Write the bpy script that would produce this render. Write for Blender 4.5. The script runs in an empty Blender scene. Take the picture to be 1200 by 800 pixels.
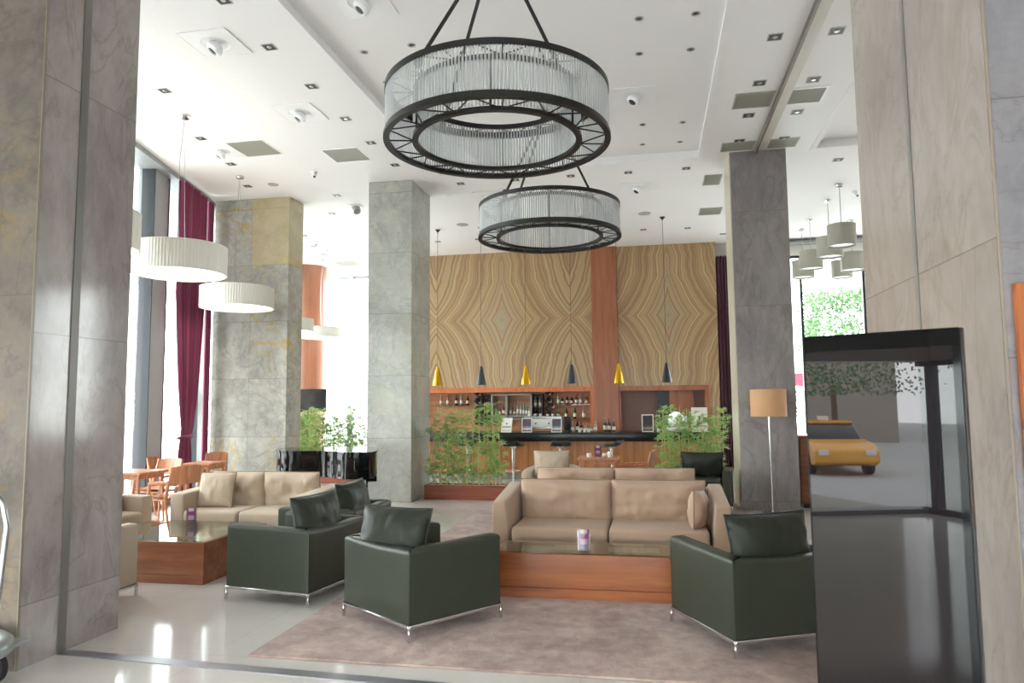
import bpy, bmesh, math, random
from mathutils import Vector, Matrix, noise
PI = math.pi
R = math.radians
random.seed(7)
COL = bpy.context.scene.collection

# ------------------------------------------------------------------ mesh helpers
class MB:
    def __init__(s): s.bm = bmesh.new()
    def add(s, b, M=None):
        if M is not None: bmesh.ops.transform(b, matrix=M, verts=b.verts)
        me = bpy.data.meshes.new('tmp'); b.to_mesh(me); b.free(); s.bm.from_mesh(me); bpy.data.meshes.remove(me)
        return s
    def box(s, c, d, r=0, seg=2, M=None):
        b = bmesh.new(); bmesh.ops.create_cube(b, size=1)
        bmesh.ops.scale(b, vec=d, verts=b.verts)
        if r > 0: bmesh.ops.bevel(b, geom=b.edges[:], offset=min(r, min(d)*.49), segments=seg, profile=.6, affect='EDGES')
        T = Matrix.Translation(c)
        return s.add(b, (M @ T) if M is not None else T)
    def b2(s, x0, x1, y0, y1, z0, z1, r=0, seg=2, M=None):
        return s.box(((x0+x1)/2, (y0+y1)/2, (z0+z1)/2), (abs(x1-x0), abs(y1-y0), abs(z1-z0)), r, seg, M)
    def cyl(s, p0, p1, r0, r1=None, n=16, M=None, caps=True):
        if r1 is None: r1 = r0
        p0, p1 = Vector(p0), Vector(p1); d = p1-p0
        b = bmesh.new(); bmesh.ops.create_cone(b, cap_ends=caps, segments=n, radius1=r0, radius2=r1, depth=d.length)
        T = Matrix.Translation((p0+p1)/2) @ d.to_track_quat('Z', 'Y').to_matrix().to_4x4()
        return s.add(b, (M @ T) if M is not None else T)
    def tube(s, pts, r, n=8, closed=False, M=None):
        b = bmesh.new(); pts = [Vector(p) for p in pts]; N = len(pts); rings = []
        rr = r if hasattr(r, '__len__') else [r]*N
        prev = None
        for i, p in enumerate(pts):
            a = pts[(i-1) % N] if (closed or i > 0) else p
            c = pts[(i+1) % N] if (closed or i < N-1) else p
            t = (c-a).normalized()
            if prev is None:
                u = t.cross(Vector((0, 0, 1)))
                if u.length < .1: u = t.cross(Vector((1, 0, 0)))
            else:
                u = prev - t*prev.dot(t)
            u.normalize(); prev = u; v = t.cross(u)
            rings.append([b.verts.new(p + rr[i]*(math.cos(2*PI*k/n)*u + math.sin(2*PI*k/n)*v)) for k in range(n)])
        for i in range(N if closed else N-1):
            A, B_ = rings[i], rings[(i+1) % N]
            for k in range(n): b.faces.new((A[k], A[(k+1) % n], B_[(k+1) % n], B_[k]))
        if not closed: b.faces.new(rings[0][::-1]); b.faces.new(rings[-1])
        return s.add(b, M)
    def lathe(s, prof, c=(0, 0, 0), n=32, M=None, closed=False):
        b = bmesh.new(); rings = []
        for (r, z) in prof:
            if r < 1e-6: rings.append([b.verts.new((0, 0, z))])
            else: rings.append([b.verts.new((r*math.cos(2*PI*k/n), r*math.sin(2*PI*k/n), z)) for k in range(n)])
        L = len(rings)
        for i in range(L if closed else L-1):
            A, B_ = rings[i], rings[(i+1) % L]
            for k in range(n):
                a0, a1 = A[k % len(A)], A[(k+1) % len(A)]; b0, b1 = B_[k % len(B_)], B_[(k+1) % len(B_)]
                f = [a0]
                for v in (a1, b1, b0):
                    if v not in f: f.append(v)
                if len(f) > 2:
                    try: b.faces.new(f)
                    except ValueError: pass
        T = Matrix.Translation(c)
        return s.add(b, (M @ T) if M is not None else T)
    def prism(s, poly, z0, z1, r=0, M=None, seg=2):
        b = bmesh.new(); bot = [b.verts.new((x, y, z0)) for x, y in poly]; top = [b.verts.new((x, y, z1)) for x, y in poly]
        b.faces.new(bot[::-1]); b.faces.new(top); n = len(poly)
        for i in range(n): b.faces.new((bot[i], bot[(i+1) % n], top[(i+1) % n], top[i]))
        bmesh.ops.recalc_face_normals(b, faces=b.faces)
        if r > 0:
            ed = [e for e in b.edges if e.calc_face_angle(0) > .6]
            bmesh.ops.bevel(b, geom=ed, offset=r, segments=seg, profile=.6, affect='EDGES')
        return s.add(b, M)
    def grid(s, f, nu, nv, M=None, closeu=False):
        b = bmesh.new(); V = [[b.verts.new(f(i/nu, j/nv)) for j in range(nv+1)] for i in range(nu if closeu else nu+1)]
        for i in range(nu):
            for j in range(nv):
                i2 = (i+1) % nu if closeu else i+1
                b.faces.new((V[i][j], V[i2][j], V[i2][j+1], V[i][j+1]))
        return s.add(b, M)
    def quad(s, a, b_, c, d):
        vs = [s.bm.verts.new(p) for p in (a, b_, c, d)]; s.bm.faces.new(vs); return s
    def build(s, name, mat, parent=None, sharp=40):
        bm = s.bm
        bmesh.ops.recalc_face_normals(bm, faces=bm.faces) if sharp != 'raw' else None
        ang = R(40 if sharp == 'raw' else sharp)
        for f in bm.faces: f.smooth = True
        for e in bm.edges:
            if len(e.link_faces) == 2 and e.calc_face_angle(0) > ang: e.smooth = False
        me = bpy.data.meshes.new(name); bm.to_mesh(me); bm.free()
        for m in (mat if isinstance(mat, (list, tuple)) else [mat]): me.materials.append(m)
        o = bpy.data.objects.new(name, me); COL.objects.link(o)
        if parent is not None: o.parent = parent
        return o

def tag(o, label=None, cat=None, group=None, kind=None):
    if label: o['label'] = label
    if cat: o['category'] = cat
    if group: o['group'] = group
    if kind: o['kind'] = kind
    return o
def empty(name, loc=(0, 0, 0), rz=0, label=None, cat=None, group=None):
    o = bpy.data.objects.new(name, None); COL.objects.link(o)
    o.location = loc; o.rotation_euler = (0, 0, rz); o.empty_display_size = .1
    return tag(o, label, cat, group)
def dup(o, loc=None, rz=None, label=None, group=None, parent=None):
    c = o.copy(); COL.objects.link(c)
    if parent is not None: c.parent = parent
    if loc is not None: c.location = loc
    if rz is not None: c.rotation_euler = (0, 0, rz)
    if label: c['label'] = label
    if group: c['group'] = group
    for ch in list(o.children): dup(ch, parent=c)
    return c
def struct(o): o['kind'] = 'structure'; return o

# ------------------------------------------------------------------ materials
def srgb(h):
    if isinstance(h, str):
        h = h.lstrip('#'); c = [int(h[i:i+2], 16)/255 for i in (0, 2, 4)]
    else: c = [x/255 for x in h]
    return tuple((x/12.92 if x <= .04045 else ((x+.055)/1.055)**2.4) for x in c) + (1,)
class NT:
    def __init__(s, name):
        s.m = bpy.data.materials.new(name); s.m.use_nodes = True; s.t = s.m.node_tree; s.n = s.t.nodes; s.l = s.t.links
        s.p = s.n['Principled BSDF']; s.out = s.n['Material Output']
    def N(s, t, **k):
        n = s.n.new(t)
        for a, b in k.items():
            if a == 'ins':
                for i, v in b.items(): s.put(n.inputs[i], v)
            else: setattr(n, a, b)
        return n
    def put(s, inp, v):
        if isinstance(v, bpy.types.NodeSocket): s.l.new(v, inp)
        else: inp.default_value = v
    def math(s, op, a, b=0, c=0):
        n = s.N('ShaderNodeMath', operation=op); s.put(n.inputs[0], a); s.put(n.inputs[1], b); s.put(n.inputs[2], c); return n.outputs[0]
    def obj(s): return s.N('ShaderNodeTexCoord').outputs['Object']
    def map(s, v, scale=(1, 1, 1), loc=(0, 0, 0), rot=(0, 0, 0)):
        n = s.N('ShaderNodeMapping'); s.l.new(v, n.inputs[0]); n.inputs['Scale'].default_value = scale; n.inputs['Location'].default_value = loc; n.inputs['Rotation'].default_value = rot
        return n.outputs[0]
    def noise(s, v, scale, det=4, rough=.55, dist=0, out='Fac'):
        n = s.N('ShaderNodeTexNoise'); s.l.new(v, n.inputs['Vector']); n.inputs['Scale'].default_value = scale; n.inputs['Detail'].default_value = det
        n.inputs['Roughness'].default_value = rough; n.inputs['Distortion'].default_value = dist; return n.outputs[out]
    def ramp(s, f, stops, interp='LINEAR'):
        n = s.N('ShaderNodeValToRGB'); s.l.new(f, n.inputs[0]); e = n.color_ramp; e.interpolation = interp
        while len(e.elements) < len(stops): e.elements.new(.5)
        for el, (p, c) in zip(e.elements, stops):
            el.position = p; el.color = srgb(c) if not isinstance(c, float) else (c, c, c, 1)
        return n.outputs[0]
    def mix(s, f, a, b, mode='MIX'):
        n = s.N('ShaderNodeMix', data_type='RGBA', blend_type=mode); s.put(n.inputs[0], f); s.put(n.inputs[6], a); s.put(n.inputs[7], b); return n.outputs[2]
    def bump(s, h, st=.2, dist=.01):
        n = s.N('ShaderNodeBump'); s.l.new(h, n.inputs['Height']); n.inputs['Strength'].default_value = st; n.inputs['Distance'].default_value = dist
        s.l.new(n.outputs[0], s.p.inputs['Normal'])
def plain(name, col, rough=.5, metal=0, var=.06, scale=8, bump=0, bscale=200, spec=.5, coat=0, emis=None, trans=0, sheen=0, ior=1.5):
    t = NT(name); c = srgb(col); v = t.obj()
    if var > 0:
        f = t.noise(v, scale, 3)
        a = tuple(min(1, x*(1+var)) for x in c[:3])+(1,); b = tuple(x*(1-var) for x in c[:3])+(1,)
        t.put(t.p.inputs['Base Color'], t.mix(f, a, b))
    else: t.p.inputs['Base Color'].default_value = c
    t.p.inputs['Roughness'].default_value = rough; t.p.inputs['Metallic'].default_value = metal
    t.p.inputs['Specular IOR Level'].default_value = spec; t.p.inputs['Coat Weight'].default_value = coat; t.p.inputs['Coat Roughness'].default_value = .05
    t.p.inputs['Transmission Weight'].default_value = trans; t.p.inputs['Sheen Weight'].default_value = sheen; t.p.inputs['IOR'].default_value = ior
    if emis: t.p.inputs['Emission Color'].default_value = srgb(emis[0]); t.p.inputs['Emission Strength'].default_value = emis[1]
    if bump: t.bump(t.noise(v, bscale, 2), bump, .005)
    return t.m
def wood(name, dark, mid, light, axis=0, scale=1.0, rough=.35, spec=.5):
    t = NT(name); sc = [14*scale]*3; sc[axis] = 1.2*scale
    v = t.map(t.obj(), sc)
    f = t.noise(v, 1.0, 6, .6, .6); g = t.noise(t.map(t.obj(), [s*6 for s in sc]), 1.0, 3)
    f2 = t.math('ADD', t.math('MULTIPLY', f, .8), t.math('MULTIPLY', g, .2))
    t.put(t.p.inputs['Base Color'], t.ramp(f2, [(.3, dark), (.5, mid), (.68, light)]))
    t.p.inputs['Roughness'].default_value = rough; t.p.inputs['Specular IOR Level'].default_value = spec
    return t.m
def marble(name, lo, mid, hi, vein, veinamt=.5, seed=0., joints=(0., 1.043), vj=None, rough=.14, dark='#5c5a58', streak=False, sc=1.0, warm=None):
    """polished stone slabs; joints = (first, pitch) in z; vj = list of (axis, position) upright joints"""
    t = NT(name); o = t.obj(); v = t.map(o, (1, 1, 1), (seed, seed*1.7, seed*.6))
    if streak: v = t.map(v, (1, 1, .45), (0, 0, 0), (.35, .3, 0))
    z = t.N('ShaderNodeSeparateXYZ'); t.l.new(o, z.inputs[0])
    # every slab is cut from another place of the block
    k = t.math('FLOOR', t.math('DIVIDE', t.math('SUBTRACT', z.outputs[2], joints[0]), joints[1]))
    off = t.N('ShaderNodeCombineXYZ'); t.l.new(t.math('MULTIPLY', k, 3.7), off.inputs[0]); t.l.new(t.math('MULTIPLY', k, 1.9), off.inputs[1])
    va = t.N('ShaderNodeVectorMath', operation='ADD'); t.l.new(v, va.inputs[0]); t.l.new(off.outputs[0], va.inputs[1]); v2 = va.outputs[0]
    base = t.ramp(t.noise(v2, .9*sc, 8, .6, 1.2), [(.3, lo), (.5, mid), (.7, hi)])
    fine = t.noise(v2, 9*sc, 6, .7, .5)
    mott = t.noise(v2, 2.6*sc, 9, .74, .4)
    base = t.mix(t.math('MULTIPLY', t.ramp(mott, [(.42, 0.), (.62, 1.0)]), .5), base, srgb(hi))
    base = t.mix(t.math('MULTIPLY', t.ramp(mott, [(.36, 1.0), (.5, 0.)]), .5), base, srgb(lo))
    base = t.mix(t.math('MULTIPLY', t.math('SUBTRACT', fine, .33), .9), base, srgb(dark))
    w = t.math('ABSOLUTE', t.math('SUBTRACT', t.noise(v2, .8*sc, 5, .5, 2.2), .5))
    vm = t.ramp(w, [(0., 1.0), (.016, .45), (.05, 0.)])
    vmask = t.ramp(t.noise(v2, .7*sc, 2), [(.45, 0.), (.6, 1.0)])
    base = t.mix(t.math('MULTIPLY', t.math('MULTIPLY', vm, vmask), veinamt), base, srgb(vein))
    w2 = t.math('ABSOLUTE', t.math('SUBTRACT', t.noise(t.map(v2, (1, 1, 1), (5, 3, 1)), 1.3*sc, 6, .55, 1.4), .5))
    base = t.mix(t.math('MULTIPLY', t.ramp(w2, [(0., 1.0), (.01, .3), (.03, 0.)]), .45), base, srgb(dark))
    fr = t.math('FRACT', t.math('DIVIDE', t.math('SUBTRACT', z.outputs[2], joints[0]), joints[1]))
    d = t.math('MULTIPLY', t.math('MINIMUM', fr, t.math('SUBTRACT', 1., fr)), joints[1])
    line = t.math('LESS_THAN', d, .004)
    for ax, p in (vj or []):
        line = t.math('MAXIMUM', line, t.math('LESS_THAN', t.math('ABSOLUTE', t.math('SUBTRACT', z.outputs[ax], p)), .0035))
    base = t.mix(t.math('MULTIPLY', line, .6), base, srgb('#6b675e'))
    if warm:
        mk = t.math('MULTIPLY', t.math('GREATER_THAN', z.outputs[2], warm[0]), t.math('GREATER_THAN', z.outputs[0], warm[1]))
        base = t.mix(t.math('MULTIPLY', mk, .6), base, t.mix(t.noise(v2, 1.6, 4), srgb('#a59468'), srgb('#cdbd92')))
    t.put(t.p.inputs['Base Color'], base); t.p.inputs['Roughness'].default_value = rough
    t.put(t.p.inputs['Roughness'], t.math('ADD', t.math('MULTIPLY', fine, .08), rough))
    return t.m
def glass(name, tint='#f4f8f6', refl=1.0, rough=.0):
    t = NT(name); t.n.remove(t.p)
    tr = t.N('ShaderNodeBsdfTransparent'); tr.inputs[0].default_value = srgb(tint)
    gl = t.N('ShaderNodeBsdfGlossy'); gl.inputs['Roughness'].default_value = rough; gl.inputs[0].default_value = (refl,)*3+(1,)
    lw = t.N('ShaderNodeLayerWeight'); lw.inputs[0].default_value = .5
    fr = t.math('ADD', t.math('MULTIPLY', t.math('POWER', lw.outputs['Facing'], 5.), .94), .045)
    m = t.N('ShaderNodeMixShader'); t.l.new(fr, m.inputs[0]); t.l.new(tr.outputs[0], m.inputs[1]); t.l.new(gl.outputs[0], m.inputs[2])
    t.l.new(m.outputs[0], t.out.inputs[0]); return t.m

M = {}
M['ceil'] = plain('ceiling_paint', '#ebe9ea', .7, var=.015, scale=1)
M['white'] = plain('white_metal', '#ebebed', .4, var=.02)
M['offwhite'] = plain('painted_wall', '#d9d6d0', .7, var=.02)
M['header'] = plain('grey_header', '#8d9092', .5, var=.03)
M['mull'] = plain('grey_aluminium', '#a5adae', .4, metal=.1, var=.03)
M['mulldark'] = plain('dark_frame', '#2f3338', .4, metal=.3, var=.03)
M['vent'] = plain('grille_grey', '#98968b', .6, var=.04)
M['ventd'] = plain('grille_light', '#a9a8a0', .6, var=.04)
M['dark'] = plain('dark_recess', '#2c2c2b', .5, var=.05)
M['chrome'] = plain('chrome', '#d6d6d8', .12, metal=1, var=.0)
M['steel'] = plain('brushed_steel', '#aeb0b2', .3, metal=1, var=.03)
M['iron'] = plain('black_iron', '#2b2a2b', .45, metal=.5, var=.15, scale=30, bump=.15)
M['blackgloss'] = plain('piano_lacquer', '#09090b', .06, var=0, spec=.3)
M['blackstone'] = plain('black_granite', '#17171c', .22, var=.3, scale=120, spec=.3)
M['black'] = plain('black_plastic', '#151517', .35, var=.05)
M['leather'] = plain('green_leather', '#31352a', .42, var=.14, scale=5, bump=.12, bscale=260, spec=.4)
M['leatherc'] = plain('green_leather_cushion', '#292d25', .5, var=.18, scale=6, bump=.1, bscale=160, spec=.3)
M['seam'] = plain('green_piping', '#1f261f', .45, var=.05)
M['beige'] = plain('tan_upholstery', '#ae937e', .72, var=.07, scale=3, bump=.12, bscale=500, sheen=.15)
M['beige2'] = plain('cream_upholstery', '#b4a28e', .72, var=.07, scale=3, bump=.12, bscale=500, sheen=.15)
M['beigepipe'] = plain('tan_piping', '#8a6f57', .7, var=.05)
M['tablewood'] = wood('cherry_wood_x', '#6f3719', '#8d4c20', '#a0602f', 0, .6, .35)
M['tablewoody'] = wood('cherry_wood_y', '#62331f', '#7d4a30', '#91603f', 0, .6, .35)
M['barwood'] = wood('bar_wood', '#955b33', '#b57849', '#c68a59', 2, .5, .35)
M['colwood'] = wood('column_wood', '#7c4227', '#96593a', '#a66a49', 2, .5, .35)
M['shelfwood'] = wood('shelf_wood', '#925c3d', '#b07a56', '#c08c68', 0, .6, .4)
M['chairwood'] = wood('chair_beech', '#9a5f3e', '#b97c58', '#cd9670', 2, 1.5, .4)
M['planterwood'] = wood('planter_wood', '#6f3627', '#8d4c39', '#a2604b', 0, 1., .4)
M['copper'] = wood('round_column_veneer', '#855038', '#96624a', '#a57158', 2, .3, .35)
M['lightwood'] = wood('orange_frame_wood', '#a8562c', '#c06a3a', '#cd7d4b', 2, 1., .4)
M['maroon'] = plain('maroon_curtain', '#7d2a50', .75, var=.15, scale=3, sheen=.3)
M['maroond'] = plain('dark_maroon_curtain', '#4a1830', .75, var=.15, scale=3, sheen=.2)
M['shade'] = plain('ribbed_white_shade', '#e6e3da', .7, var=.02)
M['shadelit'] = plain('lamp_diffuser', '#ffffff', .6, var=0, emis=('#fff6e6', 1.3))
M['shadegrey'] = plain('grey_shade', '#a5a296', .7, var=.03)
M['shadetan'] = plain('tan_shade', '#c69a72', .75, var=.05)
M['gold'] = plain('polished_brass', '#e3b02f', .22, metal=1, var=.04)
M['navy'] = plain('matt_black_cone', '#2c333a', .4, var=.05)
M['paper'] = plain('paper', '#eceae4', .7, var=.02)
M['purple'] = plain('printed_purple', '#8b3a72', .5, var=.05)
M['pinkp'] = plain('printed_pink', '#e3b3cb', .5, var=.08, scale=60)
M['greyp'] = plain('printed_grey', '#6d6a78', .5, var=.15, scale=40)
M['acrylic'] = glass('clear_acrylic', '#f2eef2')
M['pane'] = glass('window_glass')
M['tableglass'] = glass('table_glass', '#dfe6dd', 1.0)
M['stones'] = plain('white_pebbles', '#d3cbc0', .8, var=.25, scale=60, bump=.8, bscale=70)
M['cane'] = plain('bamboo_cane', '#d0b27a', .5, var=.2, scale=12)
M['leaf'] = plain('bamboo_leaf', '#7fae62', .5, var=.45, scale=14)
def leafmat(name, ca, cb):
    t = NT(name); c = t.mix(t.noise(t.obj(), 14, 2), srgb(ca), srgb(cb)); t.put(t.p.inputs['Base Color'], c); t.p.inputs['Roughness'].default_value = .45
    tl = t.N('ShaderNodeBsdfTranslucent'); t.l.new(c, tl.inputs[0]); m = t.N('ShaderNodeMixShader'); m.inputs[0].default_value = .4
    t.l.new(t.p.outputs[0], m.inputs[1]); t.l.new(tl.outputs[0], m.inputs[2]); t.l.new(m.outputs[0], t.out.inputs[0]); return t.m
M['leaf'] = leafmat('bamboo_leaf', '#8fb866', '#c6dd9f')
M['treeleaf'] = plain('tree_leaf', '#4c6d3f', .6, var=.4, scale=2)
M['bark'] = plain('bark', '#6a5747', .85, var=.2, scale=6)
M['rubber'] = plain('rubber', '#1b1b1c', .6, var=.03)
M['taxi'] = plain('taxi_yellow', '#f0a81c', .25, var=.02, coat=.6)
M['carglass'] = plain('car_glass', '#14181b', .05, var=0)
M['pave'] = plain('street_paving', '#b6b5b1', .85, var=.1, scale=2)
M['signblack'] = plain('display_glass', '#1c1719', .012, var=0, spec=.5, ior=1.43)
M['signframe'] = plain('display_bezel', '#0c0c0e', .06, var=0, spec=.2)
M['signedge'] = plain('display_edge', '#4a4746', .3, metal=.8, var=.03)
M['bluegrey'] = plain('notice_glass', '#8d9aa6', .12, var=.08, scale=4)
M['rack'] = plain('rack_dark', '#2a1d1a', .5, var=.1)
M['clearb'] = plain('bottle_clear', '#c9ccc8', .08, var=.1, trans=.55)
M['darkb'] = plain('bottle_dark', '#1a1614', .08, var=.1)
M['greenb'] = plain('bottle_green', '#2f5a2a', .08, var=.1, trans=.3)
M['amberb'] = plain('bottle_amber', '#9a5a18', .08, var=.1, trans=.3)
M['redb'] = plain('bottle_red', '#57191c', .1, var=.1)
M['label'] = plain('bottle_label', '#e6dfcf', .6, var=.05)
M['crown'] = plain('bottle_cap', '#b98d7c', .4, var=.05)
M['porcelain'] = plain('porcelain', '#efece6', .25, var=.02)
M['grout'] = plain('floor_strip_metal', '#8f8f96', .3, metal=.6, var=.08)
M['tvscreen'] = plain('tv_screen', '#1f1a1a', .18, var=.05)
M['redbanner'] = plain('red_banner', '#a3243c', .7, var=.05)
M['hose'] = plain('cart_grey', '#9ba19f', .3, metal=.5, var=.03)

def floor_mat():
    t = NT('cream_polished_tiles'); o = t.obj(); z = t.N('ShaderNodeSeparateXYZ'); t.l.new(o, z.inputs[0])
    base = t.ramp(t.noise(o, .7, 5, .55, .8), [(.3, '#cdc7c2'), (.5, '#d5d0cb'), (.72, '#dcd8d3')])
    fine = t.noise(o, 14, 5, .65)
    base = t.mix(t.math('MULTIPLY', fine, .12), base, srgb('#a99d90'))
    line = None
    for ax in (0, 1):
        fr = t.math('FRACT', t.math('ADD', t.math('DIVIDE', z.outputs[ax], 1.2), .37))
        d = t.math('LESS_THAN', t.math('MINIMUM', fr, t.math('SUBTRACT', 1., fr)), .0018)
        line = d if line is None else t.math('MAXIMUM', line, d)
    base = t.mix(t.math('MULTIPLY', line, .35), base, srgb('#8d857a'))
    t.put(t.p.inputs['Base Color'], base)
    t.put(t.p.inputs['Roughness'], t.math('ADD', t.math('MULTIPLY', fine, .05), .07))
    return t.m
M['floor'] = floor_mat()
def rug_mat():
    t = NT('mauve_pile_rug'); o = t.obj()
    a = t.noise(o, 1.6, 5, .6, .7); b = t.noise(o, 9, 4, .7, .3)
    f = t.math('ADD', t.math('MULTIPLY', a, .55), t.math('MULTIPLY', b, .45))
    t.put(t.p.inputs['Base Color'], t.ramp(f, [(.38, '#8b736c'), (.5, '#a38b83'), (.6, '#b59e94')]))
    t.p.inputs['Roughness'].default_value = .95; t.p.inputs['Sheen Weight'].default_value = .25; t.p.inputs['Specular IOR Level'].default_value = .1
    t.bump(t.math('ADD', t.noise(o, 130, 3), t.math('MULTIPLY', b, 1.5)), .5, .012); return t.m
M['rug'] = rug_mat()
def onyx_mat():
    t = NT('bookmatched_onyx'); o = t.obj(); s = t.N('ShaderNodeSeparateXYZ'); t.l.new(o, s.inputs[0])
    x = t.math('SUBTRACT', t.math('SUBTRACT', s.outputs[0], -3.66), t.math('MULTIPLY', t.math('GREATER_THAN', s.outputs[0], -1.1), 4.10))      # diamonds of the two panels
    u = t.math('PINGPONG', x, 1.72)
    w = t.math('ABSOLUTE', t.math('SUBTRACT', s.outputs[2], 3.70))
    c = t.N('ShaderNodeCombineXYZ'); t.l.new(u, c.inputs[0]); t.l.new(w, c.inputs[2])
    wig = t.math('MULTIPLY', t.math('SUBTRACT', t.noise(t.map(c.outputs[0], (1, 1, 1), (3, 0, 1)), .9, 3, .5), .5), .5)
    wig2 = t.math('MULTIPLY', t.math('SUBTRACT', t.noise(c.outputs[0], 6, 3, .6), .5), .035)
    h = t.math('SUBTRACT', 1., t.math('EXPONENT', t.math('MULTIPLY', w, -1.15)))
    f = t.math('ADD', u, t.math('MULTIPLY', h, t.math('ADD', .62, t.math('MULTIPLY', u, .25))))
    f = t.math('ADD', f, t.math('ADD', t.math('MULTIPLY', wig, t.math('MINIMUM', w, 1.)), wig2))
    cf = t.N('ShaderNodeCombineXYZ'); t.l.new(f, cf.inputs[0])
    n1 = t.noise(cf.outputs[0], 3.9, 2.4, .5); 
    base = t.ramp(n1, [(.26, '#7d5b40'), (.36, '#977253'), (.43, '#a98f68'), (.49, '#8c6a4b'), (.54, '#b8a179'), (.6, '#9c7b58'), (.68, '#b19a74')])
    n2 = t.noise(t.map(cf.outputs[0], (1, 1, 1), (9, 0, 0)), 13, 2, .5)
    base = t.mix(t.ramp(n2, [(.56, 0.), (.62, .42), (.68, 0.)]), base, srgb('#c2b291'))
    base = t.mix(t.ramp(n2, [(.33, .4), (.38, .0), (1., 0.)]), base, srgb('#68503a'))
    core = t.ramp(f, [(.0, 1.0), (.28, .8), (.62, 0.)])
    base = t.mix(t.math('MULTIPLY', core, .45), base, srgb('#9c9582'))
    ring = t.ramp(t.math('ABSOLUTE', t.math('SUBTRACT', f, .27)), [(0., .8), (.03, .4), (.05, 0.)])
    base = t.mix(ring, base, srgb('#9b6a44'))
    t.put(t.p.inputs['Base Color'], base); t.p.inputs['Roughness'].default_value = .3; return t.m
M['onyx'] = onyx_mat()
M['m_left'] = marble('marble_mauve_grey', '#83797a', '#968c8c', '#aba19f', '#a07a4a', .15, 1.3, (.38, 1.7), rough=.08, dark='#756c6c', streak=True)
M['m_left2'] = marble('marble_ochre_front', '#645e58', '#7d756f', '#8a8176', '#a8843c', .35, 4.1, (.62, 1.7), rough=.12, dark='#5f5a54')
M['m_250'] = marble('marble_grey_ochre', '#95948f', '#adaca6', '#c0beb4', '#b8993e', .85, 7.7, (0., 1.043), [(0, -7.17)], rough=.14, dark='#77756e', warm=(4.172, -7.17))
M['m_430'] = marble('marble_grey_green', '#93948f', '#a3a39d', '#b2b0a8', '#a39a78', .35, 11.2, (0., 1.043), rough=.16, dark='#777b77')
M['m_855'] = marble('marble_purple_grey', '#7a7476', '#8c8687', '#9a9492', '#8c7a70', .2, 15.9, (0.13, 1.45), rough=.2, dark='#625d60', streak=True)
M['m_right'] = marble('marble_beige_grey', '#a0948f', '#ab9f99', '#b6aaa2', '#8f867c', .3, 21.3, (.0, 2.4), rough=.14, dark='#8a827b', streak=True)
M['m_right2'] = marble('marble_blue_grey', '#8e8b92', '#9c98a0', '#a9a5a8', '#a88a70', .4, 25.1, (.5, 1.3), rough=.2, dark='#77747c')

# chandelier glass: pale ribbed rods
def rodmat():
    t = NT('glass_rods'); tr = t.N('ShaderNodeBsdfTransparent'); tr.inputs[0].default_value = (.93, .94, .95, 1)
    t.p.inputs['Base Color'].default_value = (.74, .74, .75, 1); t.p.inputs['Roughness'].default_value = .12; t.p.inputs['Specular IOR Level'].default_value = .9
    lw = t.N('ShaderNodeLayerWeight'); lw.inputs[0].default_value = .45
    f = t.math('ADD', t.math('MULTIPLY', lw.outputs['Facing'], .6), .27)
    m = t.N('ShaderNodeMixShader'); t.l.new(f, m.inputs[0]); t.l.new(tr.outputs[0], m.inputs[1]); t.l.new(t.p.outputs[0], m.inputs[2]); t.l.new(m.outputs[0], t.out.inputs[0])
    return t.m
M['rod'] = rodmat()

# ------------------------------------------------------------------ the room
CZ = 5.42
def wx(Y): return -7.2 - .248*(Y-8.91)       # the slanted window wall on the left
WD = Vector((-.2407, .9706, 0)); WN = Vector((.9706, .2407, 0))
def wpt(Y, off=0, z=0): return Vector((wx(Y), Y, z)) + WN*off
WROT = math.atan2(WD.y, WD.x)
YB, YF = 20.0, -3.0
o = MB().b2(-12, 10, YF, YB+.2, -.1, 0).build('floor', M['floor']); struct(o)
# ceiling with two shallow trays
T1 = (-3.4, .83, .5, 11.4); T2 = (2.52, 8.2, 6.6, 11.35)
b = MB()
xs = sorted({-12, 10, T1[0], T1[1], T2[0], T2[1]}); ys = sorted({YF, YB+.2, T1[2], T1[3], T2[2], T2[3]})
for i in range(len(xs)-1):
    for j in range(len(ys)-1):
        cx, cy = (xs[i]+xs[i+1])/2, (ys[j]+ys[j+1])/2
        h = any(t[0] < cx < t[1] and t[2] < cy < t[3] for t in (T1, T2))
        if not h: b.b2(xs[i], xs[i+1], ys[j], ys[j+1], CZ, CZ+.12)
b.b2(-12, 10, YF, YB+.2, CZ+.12, CZ+.2)
struct(b.build('ceiling', M['ceil'], None))
# lips around the trays
for n, t in enumerate((T1, T2)):
    b = MB(); e = .025
    b.b2(t[0]-.05, t[0]+e, t[2], t[3], CZ-.006, CZ+.04); b.b2(t[1]-e, t[1]+.05, t[2], t[3], CZ-.006, CZ+.04)
    b.b2(t[0]-.05, t[1]+.05, t[3]-e, t[3]+.05, CZ-.007, CZ+.04)
    struct(b.build('trim_%d' % (n+1), M['ceil']))
# track for the sliding partition; dark strip paints the shade of its unlit slot
struct(MB().b2(1.63, 1.66, 6.2, 11.2, CZ-.075, CZ).build('trim_3', plain('track_slot_shade', '#6a625a', .5)))
struct(MB().b2(1.66, 1.80, 6.2, 11.2, CZ-.02, CZ).build('trim_4', plain('track_beige', '#cfc9be', .5)))

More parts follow.
